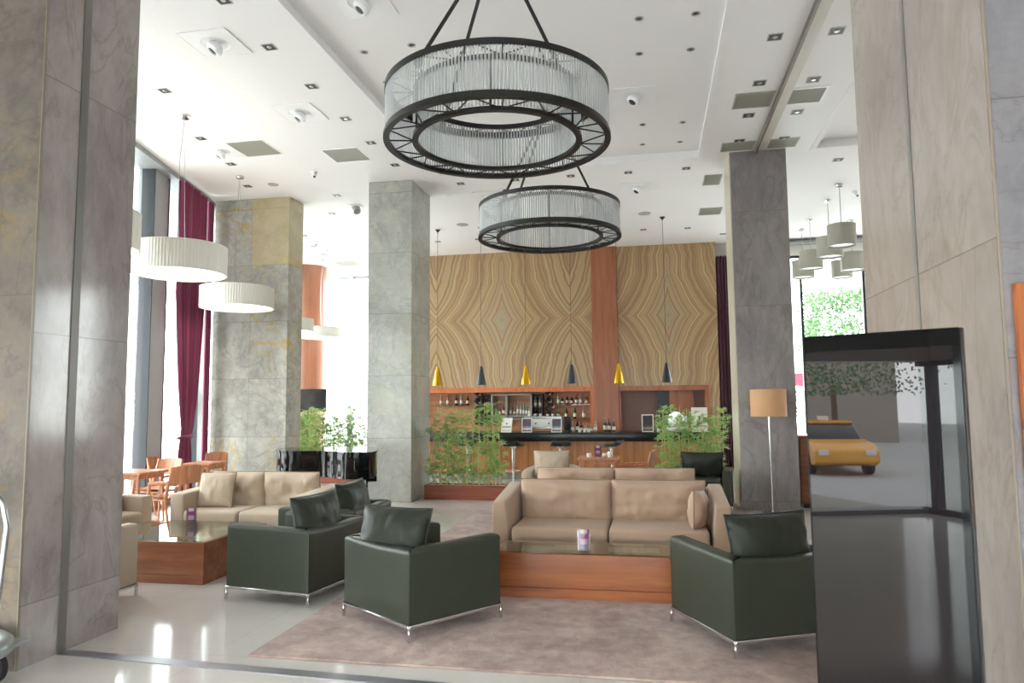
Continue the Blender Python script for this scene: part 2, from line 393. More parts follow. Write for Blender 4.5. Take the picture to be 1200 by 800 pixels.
# columns
def column(n, x0, x1, y0, y1, mat, mats=None):
    b = MB(); b.b2(x0, x1, y0, y1, 0, CZ, .006, 1); return struct(b.build(n, mat))
c = empty('wall_left_column'); c['kind'] = 'structure'
MB().b2(-4.75, -3.85, 3.905, 4.75, 0, CZ).build('column_side', M['m_left'], c)
MB().b2(-5.4, -3.853, 3.885, 3.9045, 0, CZ).build('column_front', M['m_left2'], c)
MB().b2(-3.8505, -3.842, 4.2, 4.265, 0, CZ).build('groove_strip', plain('groove_brown', '#6b6662', .35), c)
MB().b2(-3.853, -3.846, 3.885, 3.899, 0, CZ).build('corner_bead', plain('yellow_stone_edge', '#8a8070', .3), c)
column('wall_column', -7.93, -6.43, 11.95, 12.5, M['m_250'])
column('wall_column', -4.70, -3.92, 11.48, 12.5, M['m_430'])
c = empty('wall_column'); c['kind'] = 'structure'
MB().b2(1.275, 2.09, 11.26, 12.1, 0, CZ).build('column_front', M['m_855'], c)
MB().b2(1.262, 1.2745, 11.29, 12.1, 0, CZ).build('column_edge', plain('cream_stone_edge', '#c0b8a6', .3), c)
c = empty('wall_right_column'); c['kind'] = 'structure'
MB().b2(1.7, 2.7, 3.92, 6.15, 0, CZ).build('column_side', M['m_right'], c)
MB().b2(1.712, 4.4, 3.9, 3.9195, 0, CZ).build('column_front', M['m_right2'], c)
MB().b2(1.694, 1.7, 4.98, 5.035, 0, CZ).build('groove_strip', plain('groove_grey', '#85827c', .3), c)
MB().b2(1.704, 1.7115, 3.905, 3.9195, 0, CZ).build('corner_bead', plain('tan_stone_edge', '#a8998a', .3), c)
o = MB().lathe([(.47, 0), (.47, CZ)], (-9.25, 18.4, 0), 48).build('wall_round_column', M['copper']); struct(o)
# partition track on the floor
p0, p1 = Vector((-3.84, 4.235, 0)), Vector((1.68, 3.95, 0))
d = (p1-p0).normalized(); nrm = Vector((-d.y, d.x, 0))
b = MB(); ang = math.atan2(d.y, d.x); MX = Matrix.Translation((p0+p1)/2) @ Matrix.Rotation(ang, 4, 'Z')
L = (p1-p0).length
b.b2(-L/2, L/2, -.045, .045, 0, .005, M=MX)
struct(b.build('trim_5', M['grout']))

# left window wall (slanted)
def wbox(b, Y0, Y1, o0, o1, z0, z1):
    a = wpt(Y0); L = (wpt(Y1)-a).length
    MX = Matrix.Translation(a) @ Matrix.Rotation(WROT, 4, 'Z')
    b.b2(0, L, -o1, -o0, z0, z1, M=MX)
b = MB(); wbox(b, YF, YB, -.42, -.02, 5.34, CZ); wbox(b, YF, YB, -.42, -.14, 0, .06)
struct(b.build('wall_left', M['header']))
for i, Yc in enumerate((.3, 2.25, 4.2, 6.15, 8.1, 10.15, 12.1, 13.95, 15.9, 17.85)):
    w = empty('window_%d' % (i+11)); w['kind'] = 'structure'
    b = MB(); wbox(b, Yc-.25, Yc+.25, -.42, -.17, .06, 5.34); b.build('mullion', M['mull'], w)
    b = MB(); wbox(b, Yc+.25, Yc+.275, -.36, -.16, .06, 5.34); wbox(b, Yc-.275, Yc-.25, -.36, -.16, .06, 5.34); b.build('window_frame', M['mulldark'], w)
    b = MB(); wbox(b, Yc+.275, Yc+1.675, -.31, -.3, .06, 5.34); b.build('pane', M['pane'], w)
w = empty('window_8'); w['kind'] = 'structure'
b = MB(); b.b2(-10.5, -5.2, YB, YB+.1, 5.34, CZ)
for X in (-10.1, -8.72, -6.0): b.b2(X-.07, X+.07, YB-.06, YB+.1, 0, CZ)
b.build('window_frame', M['mull'], w); MB().b2(-10.4, -5.2, YB+.03, YB+.042, 0, 5.34).build('pane', M['pane'], w)
struct(MB().b2(-6.3, -5.2, YB-.0, YB+.12, 0, CZ).build('wall_back_left', M['offwhite']))
struct(MB().b2(-6.3, -6.2, 17.68, YB, 0, CZ).build('wall_back_return', M['offwhite']))

# onyx bar wall
WY = 17.68
b = MB(); b.b2(-6.2, -1.39, WY, WY+.1, 2.0, CZ); b.b2(-.78, 1.58, WY, WY+.1, 2.0, CZ); b.b2(1.33, 1.58, WY, WY+.1, 0, 2.0); b.b2(-6.2, 1.58, WY+.45, WY+.55, 0, CZ)
struct(b.build('wall_back', M['onyx']))
struct(MB().b2(-1.39, -.78, WY-.10, WY+.4, 0, CZ-.001).build('wall_back_pier', M['colwood']))
# maroon curtain beside the onyx, header above
struct(MB().b2(1.58, 2.3, 18.0, 18.1, 0, CZ).build('wall_back_header', M['offwhite']))
# right part of the back wall: tall windows
w = empty('window_9'); w['kind'] = 'structure'
b = MB()
for X in (2.3, 3.56, 4.95, 6.3, 7.7, 9.1): b.b2(X-.03, X+.03, 18.0, 18.08, .0, 5.02)
b.b2(2.3, 9.9, 18.0, 18.1, .75, .83); b.b2(2.3, 9.9, 18.0, 18.08, 5.0, 5.06)
b.build('window_frame', M['mulldark'], w); MB().b2(2.3, 9.9, 18.04, 18.05, .8, 5.0).build('pane', M['pane'], w)
struct(MB().b2(2.3, 10, 17.95, 18.1, 5.06, CZ).build('wall_back_right', M['offwhite']))
struct(MB().b2(2.3, 10, 17.9, 18.1, 0, .75).build('wall_back_low', M['barwood']))
struct(MB().b2(2.2, 10, 17.7, 17.96, 5.30, 5.34).build('trim_6', M['header']))
struct(MB().b2(9.9, 10, YF, 18, 0, CZ).build('wall_right', M['offwhite']))
# entrance front behind the viewpoint
w = empty('window_10'); w['kind'] = 'structure'
b = MB()
for X in (-4.3, -3.2, -2.0, -.9, .3, 1.5, 2.7, 4.0): b.b2(X-.05, X+.05, YF-.1, YF+.05, 0, 2.12)
b.b2(-4.5, 4.2, YF-.1, YF+.05, 2.08, 2.15); b.b2(-4.5, 4.2, YF-.1, YF+.05, 0, .08)
b.build('window_frame', M['mulldark'], w); MB().b2(-4.5, 4.2, YF-.03, YF-.02, .05, 2.12).build('pane', M['pane'], w)
struct(MB().b2(-4.6, 10, YF-.1, YF, 2.15, CZ).build('wall_front_header', M['offwhite']))
struct(MB().b2(4.2, 10, YF-.1, YF, 0, 2.15).build('wall_front', M['m_right2']))
b = MB(); wbox(b, YF, 3.3, -.44, -.02, 2.15, 5.34); struct(b.build('wall_left_header', M['offwhite']))
# street ground outside
struct(MB().b2(-60, 60, -50, 60, -.6, -.5).build('ground_street', M['pave']))

# ------------------------------------------------------------------ rug
o = MB().b2(-2.58, 1.38, 4.36, 11.55, .001, .016, .006, 2).build('rug', M['rug']); tag(o, 'large mauve pile rug under the tan sofa and green armchairs', 'rug')

# ------------------------------------------------------------------ upholstery
def cushion(w, h, t, puff=2.6, seed=0, wr=.012, pinch=.03, n=26, buttons=()):
    """a stuffed cushion lying in the xy plane, thickness along z"""
    b = MB()
    def f(sgn):
        def g(u, v):
            x = 2*u-1; y = 2*v-1
            # soft corners
            ex = (1-pinch*(y*y)*(1-abs(x)**4)*0) ; 
            px = x*w/2*(1 - pinch*(1-y*y)); py = y*h/2*(1 - pinch*(1-x*x))
            k = max(0, (1-abs(x)**puff))**.5 * max(0, (1-abs(y)**puff))**.5
            z = t/2*k
            if k > 0:
                q = noise.noise(Vector((x*2.2+seed*3.1, y*2.2, seed)))*wr*1.2 + noise.noise(Vector((x*7+seed, y*2.5, seed*2)))*wr*.7
                z += q*min(1, k*2)
                for (bx, by) in buttons:
                    dd = ((x-bx)*w/2)**2 + ((y-by)*h/2)**2; z -= t*.26*math.exp(-dd/.0045) 
            return Vector((px, py, sgn*z))
        return g
    b.grid(f(1), n, n); b.grid(f(-1), n, n)
    bmesh.ops.remove_doubles(b.bm, verts=b.bm.verts, dist=1e-5)
    return b
def piping(w, h, pinch=.03, r=.006):
    pts = []
    for k in range(64):
        s = k/64*4; e = int(s); f = (s-e)*2-1
        x, y = ((f, -1), (1, f), (-f, 1), (-1, -f))[e]
        pts.append((x*w/2*(1-pinch*(1-y*y)), y*h/2*(1-pinch*(1-x*x)), 0))
    return MB().tube(pts, r, 6, True)
def put_cushion(name, mat, parent, w, h, t, loc, rot, pipe=None, **k):
    o = cushion(w, h, t, **k).build(name, mat, parent, 60); o.location = loc; o.rotation_euler = rot
    if pipe: piping(w, h, k.get('pinch', .03)).build('piping', pipe, o)
    return o

def armchair(loc, rz, label, body, cush, pipe, group, leather=True, throw=None):
    t = empty('armchair', loc, rz, label, 'armchair', group)
    W, D, H = .86, .82, .60; w, d = W/2, D/2; th = .12
    b = MB(); r = .011; z = .098
    for s in (-1, 1):
        b.b2(s*w-r, s*w+r, -d, d, z-r, z+r, .003, 1); b.b2(-w, w, s*d-r, s*d+r, z-r, z+r, .003, 1)
    b.build('chrome_frame', M['chrome'], t)
    for sx in (-1, 1):
        for sy in (-1, 1):
            MB().b2(sx*w-r, sx*w+r, sy*d-r, sy*d+r, 0, z, .003, 1).build('leg', M['chrome'], t)
    MB().b2(-w+th, w-th, -d+th, d-.01, .112, .30, .02, 3).build('seat_base', body, t)
    def mitred(poly, fn):
        bm = bmesh.new(); lo = [bm.verts.new((x, y, .112)) for x, y in poly]; hi = [bm.verts.new((x, y, H)) for x, y in poly]
        bm.faces.new(lo[::-1]); bm.faces.new(hi); n = len(poly)
        for k in range(n): bm.faces.new((lo[k], lo[(k+1) % n], hi[(k+1) % n], hi[k]))
        bmesh.ops.recalc_face_normals(bm, faces=bm.faces)
        bmesh.ops.bevel(bm, geom=[e for e in bm.edges if max(v.co.z for v in e.verts) > H-.01 and min(v.co.z for v in e.verts) > H-.01], offset=.038, segments=5, profile=.6, affect='EDGES')
        bmesh.ops.bevel(bm, geom=[e for e in bm.edges if abs(e.verts[0].co.z-e.verts[1].co.z) > .3], offset=.007, segments=2, profile=.6, affect='EDGES')
        bmesh.ops.subdivide_edges(bm, edges=[e for e in bm.edges if (Vector(e.verts[0].co.xy)-Vector(e.verts[1].co.xy)).length > .3], cuts=12)
        for v in bm.verts:
            if v.co.z > .5: v.co.z += fn(v.co.x, v.co.y)*(v.co.z-.45)/.15
        m = MB(); m.add(bm); return m
    mitred([(-w, -d), (w, -d), (w-th, -d+th), (-w+th, -d+th)], lambda x, y: -.016*math.cos(PI*x/W)).build('backrest', body, t)
    for s in (-1, 1):
        mitred([(s*w, -d), (s*w, d), (s*(w-th), d), (s*(w-th), -d+th)], lambda x, y: .014*(y+d)/D).build('armrest', body, t)
    put_cushion('seat_cushion', cush, t, W-2*th+.01, D-th-.01, .2, (0, th/2-.0, .385), (0, 0, 0), pipe, seed=random.random()*9, puff=6, wr=.008, pinch=.0)
    put_cushion('back_cushion', cush, t, .62, .42, .20, (0, -d+th+.115, .625), (R(90-13), 0, 0), pipe, seed=random.random()*9, puff=3.2, wr=.012, pinch=.05)
    if throw:
        put_cushion('throw_pillow', throw, t, .45, .43, .16, (.05, -d+th+.28, .64), (R(90-18), 0, R(4)), None, seed=3, puff=2.5)
    return t
GA = 'green leather armchairs'
G1 = armchair((-1.732, 5.322, .016), R(-36.4), 'green leather armchair seen from behind at the front left of the middle coffee table', M['leather'], M['leatherc'], M['seam'], GA)
def gchair(loc, rz, label): return dup(G1, loc, rz, label, GA)
gchair((.672, 5.329, .016), R(26.5), 'green leather armchair partly hidden by the tall black display')
gchair((-3.049, 5.955, 0), R(80), 'green leather armchair side-on beside the left coffee table, nearest of that pair')
gchair((-3.17, 6.98, 0), R(88), 'green leather armchair half hidden behind the one by the left coffee table')
gchair((.70, 11.15, .016), R(172), 'green leather armchair facing forward behind the tan sofa, beside the lamp column')
for ch in G1.children:
    if ch.name.startswith('back_cushion'): ch.location = (-.06, -.215, .62); ch.rotation_euler = (R(74), 0, R(20))
B1 = armchair((-4.77, 5.15, 0), 0, 'cream armchair with chrome rail, cut off by the near left column', M['beige2'], M['beige2'], M['beigepipe'], 'cream armchairs')

def sofa(loc, rz, label, mat, W=2.16, D=.92, nseat=2, cushz=.0, tuft=False, seatlen=None, cat='sofa', armh=(.66, .76), backtop=.8, flare=.05):
    """front of the sofa faces local -y"""
    t = empty('sofa', loc, rz, label, cat); w, d = W/2, D/2; th = .17
    MB().b2(-w+th*.8, w-th*.8, -d+.03, d-.02, .06, .27, .02, 3).build('seat_base', mat, t)
    for sx in (-1, 1):
        for sy in (-1, 1): MB().b2(sx*(w-.12)-.02, sx*(w-.12)+.02, sy*(d-.1)-.02, sy*(d-.1)+.02, 0, .07).build('leg', M['black'], t)
    # arms rise to the back and lean outwards
    for s in (-1, 1):
        bm = bmesh.new(); V = []
        for (y, zt) in ((-d, armh[0]), (d, armh[1])):
            for (x, z) in ((w-th, .06), (w, .06), (w+flare*.25, zt), (w-th+flare, zt)): V.append(bm.verts.new((s*x, y, z)))
        for q in ((0, 1, 2, 3), (7, 6, 5, 4), (0, 4, 5, 1), (1, 5, 6, 2), (2, 6, 7, 3), (3, 7, 4, 0)): bm.faces.new([V[i] for i in q])
        bmesh.ops.recalc_face_normals(bm, faces=bm.faces)
        bmesh.ops.bevel(bm, geom=bm.edges[:], offset=.022, segments=3, profile=.6, affect='EDGES')
        m = MB(); m.add(bm); m.build('armrest', mat, t)
    MB().b2(-w+th*.5, w-th*.5, d-.16, d, .06, armh[1]-.03, .03, 3).build('backrest', mat, t)
    sw = (W-2*th)/nseat
    for i in range(nseat):
        x = -w+th+sw*(i+.5)
        b = MB(); b.b2(-sw/2+.004, sw/2-.004, -(D-.2)/2-.03, (D-.2)/2, -.085, .085, .045, 4)
        o = b.build('seat_cushion', mat, t); o.location = (x, -.09, .355)
        put_cushion('back_cushion', mat, t, sw+.02, .44, .22, (x, d-.29, .605+cushz), (R(90+10), 0, 0), M['beigepipe'], seed=i*2.3+W, puff=5, wr=.02, pinch=.012, n=34,
                    buttons=((0, .05),) if tuft else ())
    return t
S1 = sofa((-.42, 7.18, .016), 0, 'tan two-seat sofa facing the middle coffee table', M['beige'], 2.14, .92, backtop=.8)
o = put_cushion('throw_pillow', M['beige'], None, .40, .36, .16, (.40, 6.98, .605), (R(90), R(6), R(74)), M['beigepipe'], seed=5, puff=2.4, wr=.02)
tag(o, 'tan scatter pillow leaning on the right arm of the tan sofa', 'pillow')
S2 = sofa((-.42, 8.16, .016), R(180), 'tan sofa standing back to back behind the front tan sofa', M['beige'], 2.02, .9, cushz=.05, armh=(.60, .66))
S3 = sofa((-4.52, 7.82, 0), 0, 'cream sofa with buttoned cushions beyond the left coffee table', M['beige2'], 1.70, .88, tuft=True, armh=(.62, .66), flare=.0)
o = put_cushion('throw_pillow', M['beige2'], None, .44, .40, .16, (-5.0, 7.70, .63), (R(90-14), 0, R(3)), M['beigepipe'], seed=8, puff=2.6)
tag(o, 'plain cream pillow at the left end of the buttoned sofa', 'pillow')
S4 = sofa((-6.02, 6.55, 0), R(90), 'cream sofa facing right, mostly hidden behind the near left column', M['beige2'], 1.74, .80, armh=(.60, .62), flare=.0)
o = put_cushion('throw_pillow', M['beige2'], None, .46, .42, .17, (-5.98, 7.02, .655), (R(90-14), 0, R(62)), M['beigepipe'], seed=11, puff=2.6)
tag(o, 'cream pillow in the far corner of the sofa behind the near left column', 'pillow')
# round-armed cream chair behind the rear sofa
t = empty('tub_chair', (-1.38, 10.1, .016), 0, 'cream rounded tub chair behind the rear tan sofa', 'armchair')
b = MB()
def shell(u, v):
    a = R(-25)+u*R(230); rr = .37; 
    k = abs(u-.5)*2; top = .70-.16*k**2.5
    tt = .07; vv = v*4
    if vv < 1: r_, z_ = rr+tt, .1+(top-.1)*vv
    elif vv < 2: r_, z_ = rr+tt-2*tt*(vv-1), top+.02*math.sin(PI*(vv-1))
    elif vv < 3: r_, z_ = rr-tt, top-(top-.1)*(vv-2)
    else: r_, z_ = rr-tt+2*tt*(vv-3), .1
    return Vector((r_*math.cos(a), r_*math.sin(a), z_))
b.grid(shell, 36, 24); b.build('backrest', M['beige2'], t, 50)
MB().lathe([(0, .1), (.33, .1), (.35, .14), (.35, .38), (.32, .43), (0, .45)], n=32).build('seat', M['beige2'], t)
for a in (45, 135, 225, 315): MB().cyl((.25*math.cos(R(a)), .25*math.sin(R(a)), 0), (.25*math.cos(R(a)), .25*math.sin(R(a)), .12), .018).build('leg', M['chairwood'], t)
o = put_cushion('throw_pillow', M['beige2'], None, .52, .40, .17, (-1.42, 10.25, .735), (R(90-8), 0, R(2)), M['beigepipe'], seed=14, puff=2.6, pinch=.07)
tag(o, 'cream pillow standing on the tub chair behind the sofas', 'pillow')

# ------------------------------------------------------------------ coffee tables
def coffee_table(loc, W, D, H, label, m1):
    t = empty('coffee_table', loc, 0, label, 'coffee table', 'wooden block coffee tables')
    w, d = W/2, D/2
    MB().b2(-w, w, -d, d, .085, H-.014, .002, 1).build('body', m1, t)
    MB().b2(-w+.006, w-.006, -d+.006, d-.006, 0, .082, .002, 1).build('plinth', m1, t)
    MB().b2(-w, w, -d, d, H-.009, H, .002, 1).build('glass_top', M['tableglass'], t)
    return t
coffee_table((-.60, 6.22, .016), 1.46, .50, .37, 'wooden block coffee table with glass top in front of the tan sofa', M['tablewood'])
coffee_table((-4.65, 6.52, 0), 1.31, 1.08, .385, 'wooden block coffee table with glass top on the bare floor at left', M['tablewoody'])
def card_holder(loc, rz, label):
    t = empty('card_holder', loc, rz, label, 'card holder', 'menu card holders')
    b = MB(); b.b2(-.052, .052, -.012, -.009, 0, .18); b.b2(-.052, .052, .009, .012, 0, .18); b.b2(-.055, .055, -.03, .03, 0, .004); b.build('holder', M['acrylic'], t)
    c = MB().b2(-.042, .042, -.006, .006, .012, .176).build('card', M['greyp'], t)
    MB().b2(-.042, .042, -.0072, -.006, .10, .176).build('printed_band', M['purple'], c)
    MB().b2(-.027, .027, -.0085, -.0072, .145, .176).build('white_patch', M['paper'], c)
    MB().b2(-.029, .029, -.0085, -.0072, .06, .105).build('pink_patch', M['pinkp'], c)
    return t
C1 = card_holder((-.577, 6.03, .386), R(9), 'clear card holder with purple card on the middle coffee table')
dup(C1, (-4.66, 6.75, .385), R(12), 'clear card holder with purple card on the left coffee table')
for i, (x, y, rz, w, lab) in enumerate(((-.99, 6.17, 5, .26, 'left of the card holder'), (-.74, 6.24, -4, .24, 'just behind the card holder'), (-.18, 6.2, 2, .42, 'widest, right of the card holder'))):
    o = MB().box((0, 0, 0), (w, .20, .002)).build('leaflet', M['label']); o.location = (x, y, .374+.0015); o.rotation_euler = (0, 0, R(rz))
    tag(o, 'pale leaflet under the glass of the middle coffee table, ' + lab, 'leaflet', 'leaflets under the table glass')
for i, (x, y, rz, lab) in enumerate(((-4.24, 6.2, 12, 'near the front corner'), (-4.2, 6.72, -8, 'by the green armchair'))):
    o = MB().box((0, 0, 0), (.28, .2, .002)).build('leaflet', M['label']); o.location = (x, y, .3735); o.rotation_euler = (0, 0, R(rz))
    tag(o, 'pale leaflet under the glass of the left coffee table, ' + lab, 'leaflet', 'leaflets under the table glass')

# ------------------------------------------------------------------ dining chairs and tables
def dining_chair(loc, rz, label, group='beech dining chairs'):
    t = empty('dining_chair', loc, rz, label, 'chair', group)   # faces +y
    w = .23
    b = MB(); b.grid(lambda u, v: Vector(((u-.5)*.44, (v-.5)*.42, .44-.025*math.sin(PI*u)*math.sin(PI*v))), 8, 8)
    b.grid(lambda u, v: Vector(((u-.5)*.44, (v-.5)*.42, .405)), 1, 1); b.build('seat', M['chairwood'], t)
    MB().b2(-w+.01, w-.01, -.2, .2, .385, .41, .005, 1).build('seat_rail', M['chairwood'], t)
    for s in (-1, 1):
        MB().tube([(s*(w-.01), .19, .60), (s*w, .2, .4), (s*(w+.015), .23, 0)], [.017, .02, .012], 8).build('front_leg', M['chairwood'], t)
        MB().tube([(s*(w-.03), -.26, .83), (s*(w-.005), -.2, .56), (s*w, -.17, .42), (s*(w+.01), -.27, 0)], [.014, .022, .022, .012], 8).build('rear_leg', M['chairwood'], t)
        MB().tube([(s*(w-.01), .21, .60), (s*(w+.01), .0, .615), (s*w, -.2, .63)], [.018, .02, .016], 8).build('armrest', M['chairwood'], t)
    b = MB()
    def bk(o_):
        def f(u, v):
            a = (u-.5)*R(86); return Vector((math.sin(a)*(.31+o_), -.04-(math.cos(a)*(.26+o_))+.02*0 - .03*v + .02, .60+.24*v - .02*(2*u-1)**2*v))
        return f
    b.grid(bk(.0), 14, 5); b.grid(bk(.016), 14, 5)
    b.grid(lambda u, v: bk(.016*v)(u, 1), 14, 1); b.grid(lambda u, v: bk(.016*v)(u, 0), 14, 1)
    b.grid(lambda u, v: bk(.016*v)(0, u), 5, 1); b.grid(lambda u, v: bk(.016*v)(1, u), 5, 1)
    bmesh.ops.remove_doubles(b.bm, verts=b.bm.verts, dist=1e-4)
    b.build('backrest', M['chairwood'], t)
    return t
D1 = dining_chair((-6.22, 8.62, 0), R(70), 'beech dining chair nearest the easy chair, its back towards us')
def dch(loc, rz, lab): return dup(D1, loc, rz, lab)
dch((-7.03, 9.36, 0), R(176), 'beech dining chair at the far side of the window-side table nearest us')
dch((-7.28, 9.98, 0), R(-72), 'beech dining chair side-on between the two window-side tables')
dch((-7.18, 10.75, 0), R(174), 'beech dining chair between the maroon curtain and the ochre-veined column')
dch((-.27, 11.62, .016), R(84), 'beech dining chair at the cafe table in front of the bar')
def cafe_table(loc, W, D, label):
    t = empty('cafe_table', loc, 0, label, 'table', 'beech cafe tables')
    MB().b2(-W/2, W/2, -D/2, D/2, .715, .75, .008, 2).build('tabletop', M['chairwood'], t)
    MB().b2(-W/2+.04, W/2-.04, -D/2+.04, D/2-.04, .66, .715).build('apron', M['chairwood'], t)
    for sx in (-1, 1):
        for sy in (-1, 1): MB().tube([(sx*(W/2-.06), sy*(D/2-.06), .7), (sx*(W/2-.03), sy*(D/2-.03), 0)], [.025, .014], 8).build('leg', M['chairwood'], t)
    return t
cafe_table((-6.86, 8.6, 0), .72, .58, 'small beech table beside the window, nearest us')
cafe_table((-6.72, 10.05, 0), .44, .5, 'small beech table beside the window, farther and below the maroon curtain')
cafe_table((-.83, 11.3, .016), .62, .6, 'beech cafe table between the tan sofas and the bar')
C3 = dup(C1, (-.83, 11.2, .766), 0, 'clear card holder with purple card on the cafe table by the bar')
for i, (x, y, h, lab) in enumerate(((-.97, 11.25, .06, 'sugar pot'), (-.65, 11.25, .085, 'tall white mug'), (-.74, 11.42, .05, 'low white cup'))):
    o = MB().lathe([(0, 0), (.03, 0), (.038, .01), (.04, h), (.036, h), (.033, .012), (0, .01)], (x, y, .766), 20).build('cup', M['porcelain'])
    tag(o, lab + ' of white porcelain on the cafe table by the bar', 'cup', 'white crockery on the cafe table')

# ------------------------------------------------------------------ grand piano
t = empty('grand_piano', (0, 0, 0), 0, 'black lacquered grand piano behind the cream sofa', 'piano')
def P(x, y): return (-3.60-x, 10.62-y)
ol = [(0, 0), (0, 1.44), (.30, 1.44), (.42, 1.40), (.52, 1.26), (.62, 1.08), (.76, .95), (.92, .92), (1.08, .90), (1.24, .82), (1.36, .66), (1.42, .45), (1.43, .2), (1.38, .05), (1.28, 0)]
def smooth(poly, it=2):
    for _ in range(it):
        q = []
        for i in range(len(poly)):
            a, b_ = poly[i], poly[(i+1) % len(poly)]
            q.append((a[0]*.75+b_[0]*.25, a[1]*.75+b_[1]*.25)); q.append((a[0]*.25+b_[0]*.75, a[1]*.25+b_[1]*.75))
        poly = q
    return poly
sm = smooth(ol, 2); body = [P(*q) for q in sm]
cxp = sum(q[0] for q in body)/len(body); cyp = sum(q[1] for q in body)/len(body)
MB().prism(body, .62, .945).build('case', M['blackgloss'], t, 50)
MB().prism([(cxp+(x-cxp)*1.015, cyp+(y-cyp)*1.015) for x, y in body], .95, .975).build('lid', M['blackgloss'], t, 50)
MB().b2(-3.80, -3.61, 9.4, 10.5, .56, .63, .01, 2).build('keybed', M['blackgloss'], t)
MB().b2(-3.61, -3.59, 9.4, 10.5, .66, .675, .003, 1).build('keyboard', M['paper'], t)
for (x, y) in ((-3.78, 9.38), (-3.78, 10.42), (-4.72, 10.2)):
    l = MB().b2(x-.05, x+.05, y-.05, y+.05, .08, .66, .012, 2).build('leg', M['blackgloss'], t); MB().lathe([(0, 0), (.02, 0), (.035, .03), (.035, .06), (.02, .08), (0, .08)], (x, y, 0), 16).build('caster', M['gold'], l)
b = MB(); b.b2(-3.82, -3.78, 9.82, 9.86, .1, .66); b.b2(-3.82, -3.78, 9.96, 10.0, .1, .66); b.b2(-3.86, -3.74, 9.78, 10.04, .07, .14, .01, 2)
for k in range(3): b.b2(-3.74, -3.62, 9.83+k*.07, 9.85+k*.07, .08, .095)
b.build('pedal_lyre', M['blackgloss'], t)
pc = Matrix.Translation((-3.60, 9.18, 0)) @ Matrix.Rotation(R(22), 4, 'Z') @ Matrix.Translation((3.60, -9.18, 0))
t.location = pc.translation; t.rotation_euler = (0, 0, R(22))

# ------------------------------------------------------------------ bamboo planters
def bamboo(loc, L, D, H, n, seedv, label, hbox=.24):
    rnd = random.Random(seedv)
    t = empty('bamboo_planter', loc, 0, label, 'planter', 'bamboo planters')
    b = MB(); tk = .025
    b.b2(-L/2, L/2, -D/2, -D/2+tk, 0, hbox, .003, 1); b.b2(-L/2, L/2, D/2-tk, D/2, 0, hbox, .003, 1)
    b.b2(-L/2, -L/2+tk, -D/2+tk, D/2-tk, 0, hbox, .003, 1); b.b2(L/2-tk, L/2, -D/2+tk, D/2-tk, 0, hbox, .003, 1)
    b.build('planter_box', M['planterwood'], t)
    o = MB().grid(lambda u, v: Vector(((u-.5)*(L-.06), (v-.5)*(D-.06), hbox-.02+.012*noise.noise(Vector((u*30, v*8, 0))))), 60, 12).build('pebbles', M['stones'], t); o['kind'] = 'stuff'
    for k in range(n):
        x = -L/2+.08+(L-.16)*(k+.5+rnd.uniform(-.35, .35))/n; y = rnd.uniform(-D/2+.07, D/2-.07)
        h = H*rnd.uniform(.82, 1.0); lx, ly = rnd.uniform(-.06, .06), rnd.uniform(-.04, .04)
        pts = [(x+lx*s*s, y+ly*s*s, hbox-.04+(h-hbox)*s) for s in [i/6 for i in range(7)]]
        cane = MB().tube(pts, [.011-.007*i/6 for i in range(7)], 6).build('bamboo_cane', M['cane'], t)
        b = MB(); bm = b.bm
        nb = 40
        for j in range(nb):
            s = rnd.uniform(.16, 1.) ; 
            if rnd.random() < .15: s = rnd.uniform(.05, .3)
            base = Vector((x+lx*s*s, y+ly*s*s, hbox-.04+(h-hbox)*s))
            a = rnd.uniform(0, 2*PI); ln = rnd.uniform(.04, .14); tip = base+Vector((math.cos(a)*ln, math.sin(a)*ln*.8, rnd.uniform(-.01, .07)))
            dv = (tip-base).normalized(); sd = dv.cross(Vector((0, 0, 1)))*.0016
            vs = [bm.verts.new(q) for q in (base-sd, base+sd, tip)]; bm.faces.new(vs)
            for q in range(11):
                f = rnd.uniform(.35, 1.05); c = base.lerp(tip, f)
                aa = a+rnd.uniform(-1.5, 1.5); ll = rnd.uniform(.06, .12); wd = ll*.105+.001
                dd = Vector((math.cos(aa), math.sin(aa), rnd.uniform(-.75, .35))).normalized()
                sv = dd.cross(Vector((rnd.uniform(-.4, .4), rnd.uniform(-.4, .4), 1))).normalized()*wd
                up = Vector((0, 0, wd*.3))
                p = [c, c+dd*ll*.35+sv-up*.2, c+dd*ll, c+dd*ll*.35-sv-up*.2]
                bm.faces.new([bm.verts.new(w_) for w_ in p])
        fo = b.build('foliage', M['leaf'], cane, 'raw')
    return t
bamboo((-3.12, 12.02, 0), 1.40, .32, 1.64, 16, 3, 'wooden planter of bamboo beside the grey-green column, left of the bar')
bamboo((.63, 12.35, 0), 1.22, .32, 1.62, 15, 5, 'wooden planter of bamboo behind the rear green armchair')
bamboo((-6.66, 14.2, 0), 1.9, .40, 1.62, 30, 9, 'planter of bamboo behind the grand piano', .5)

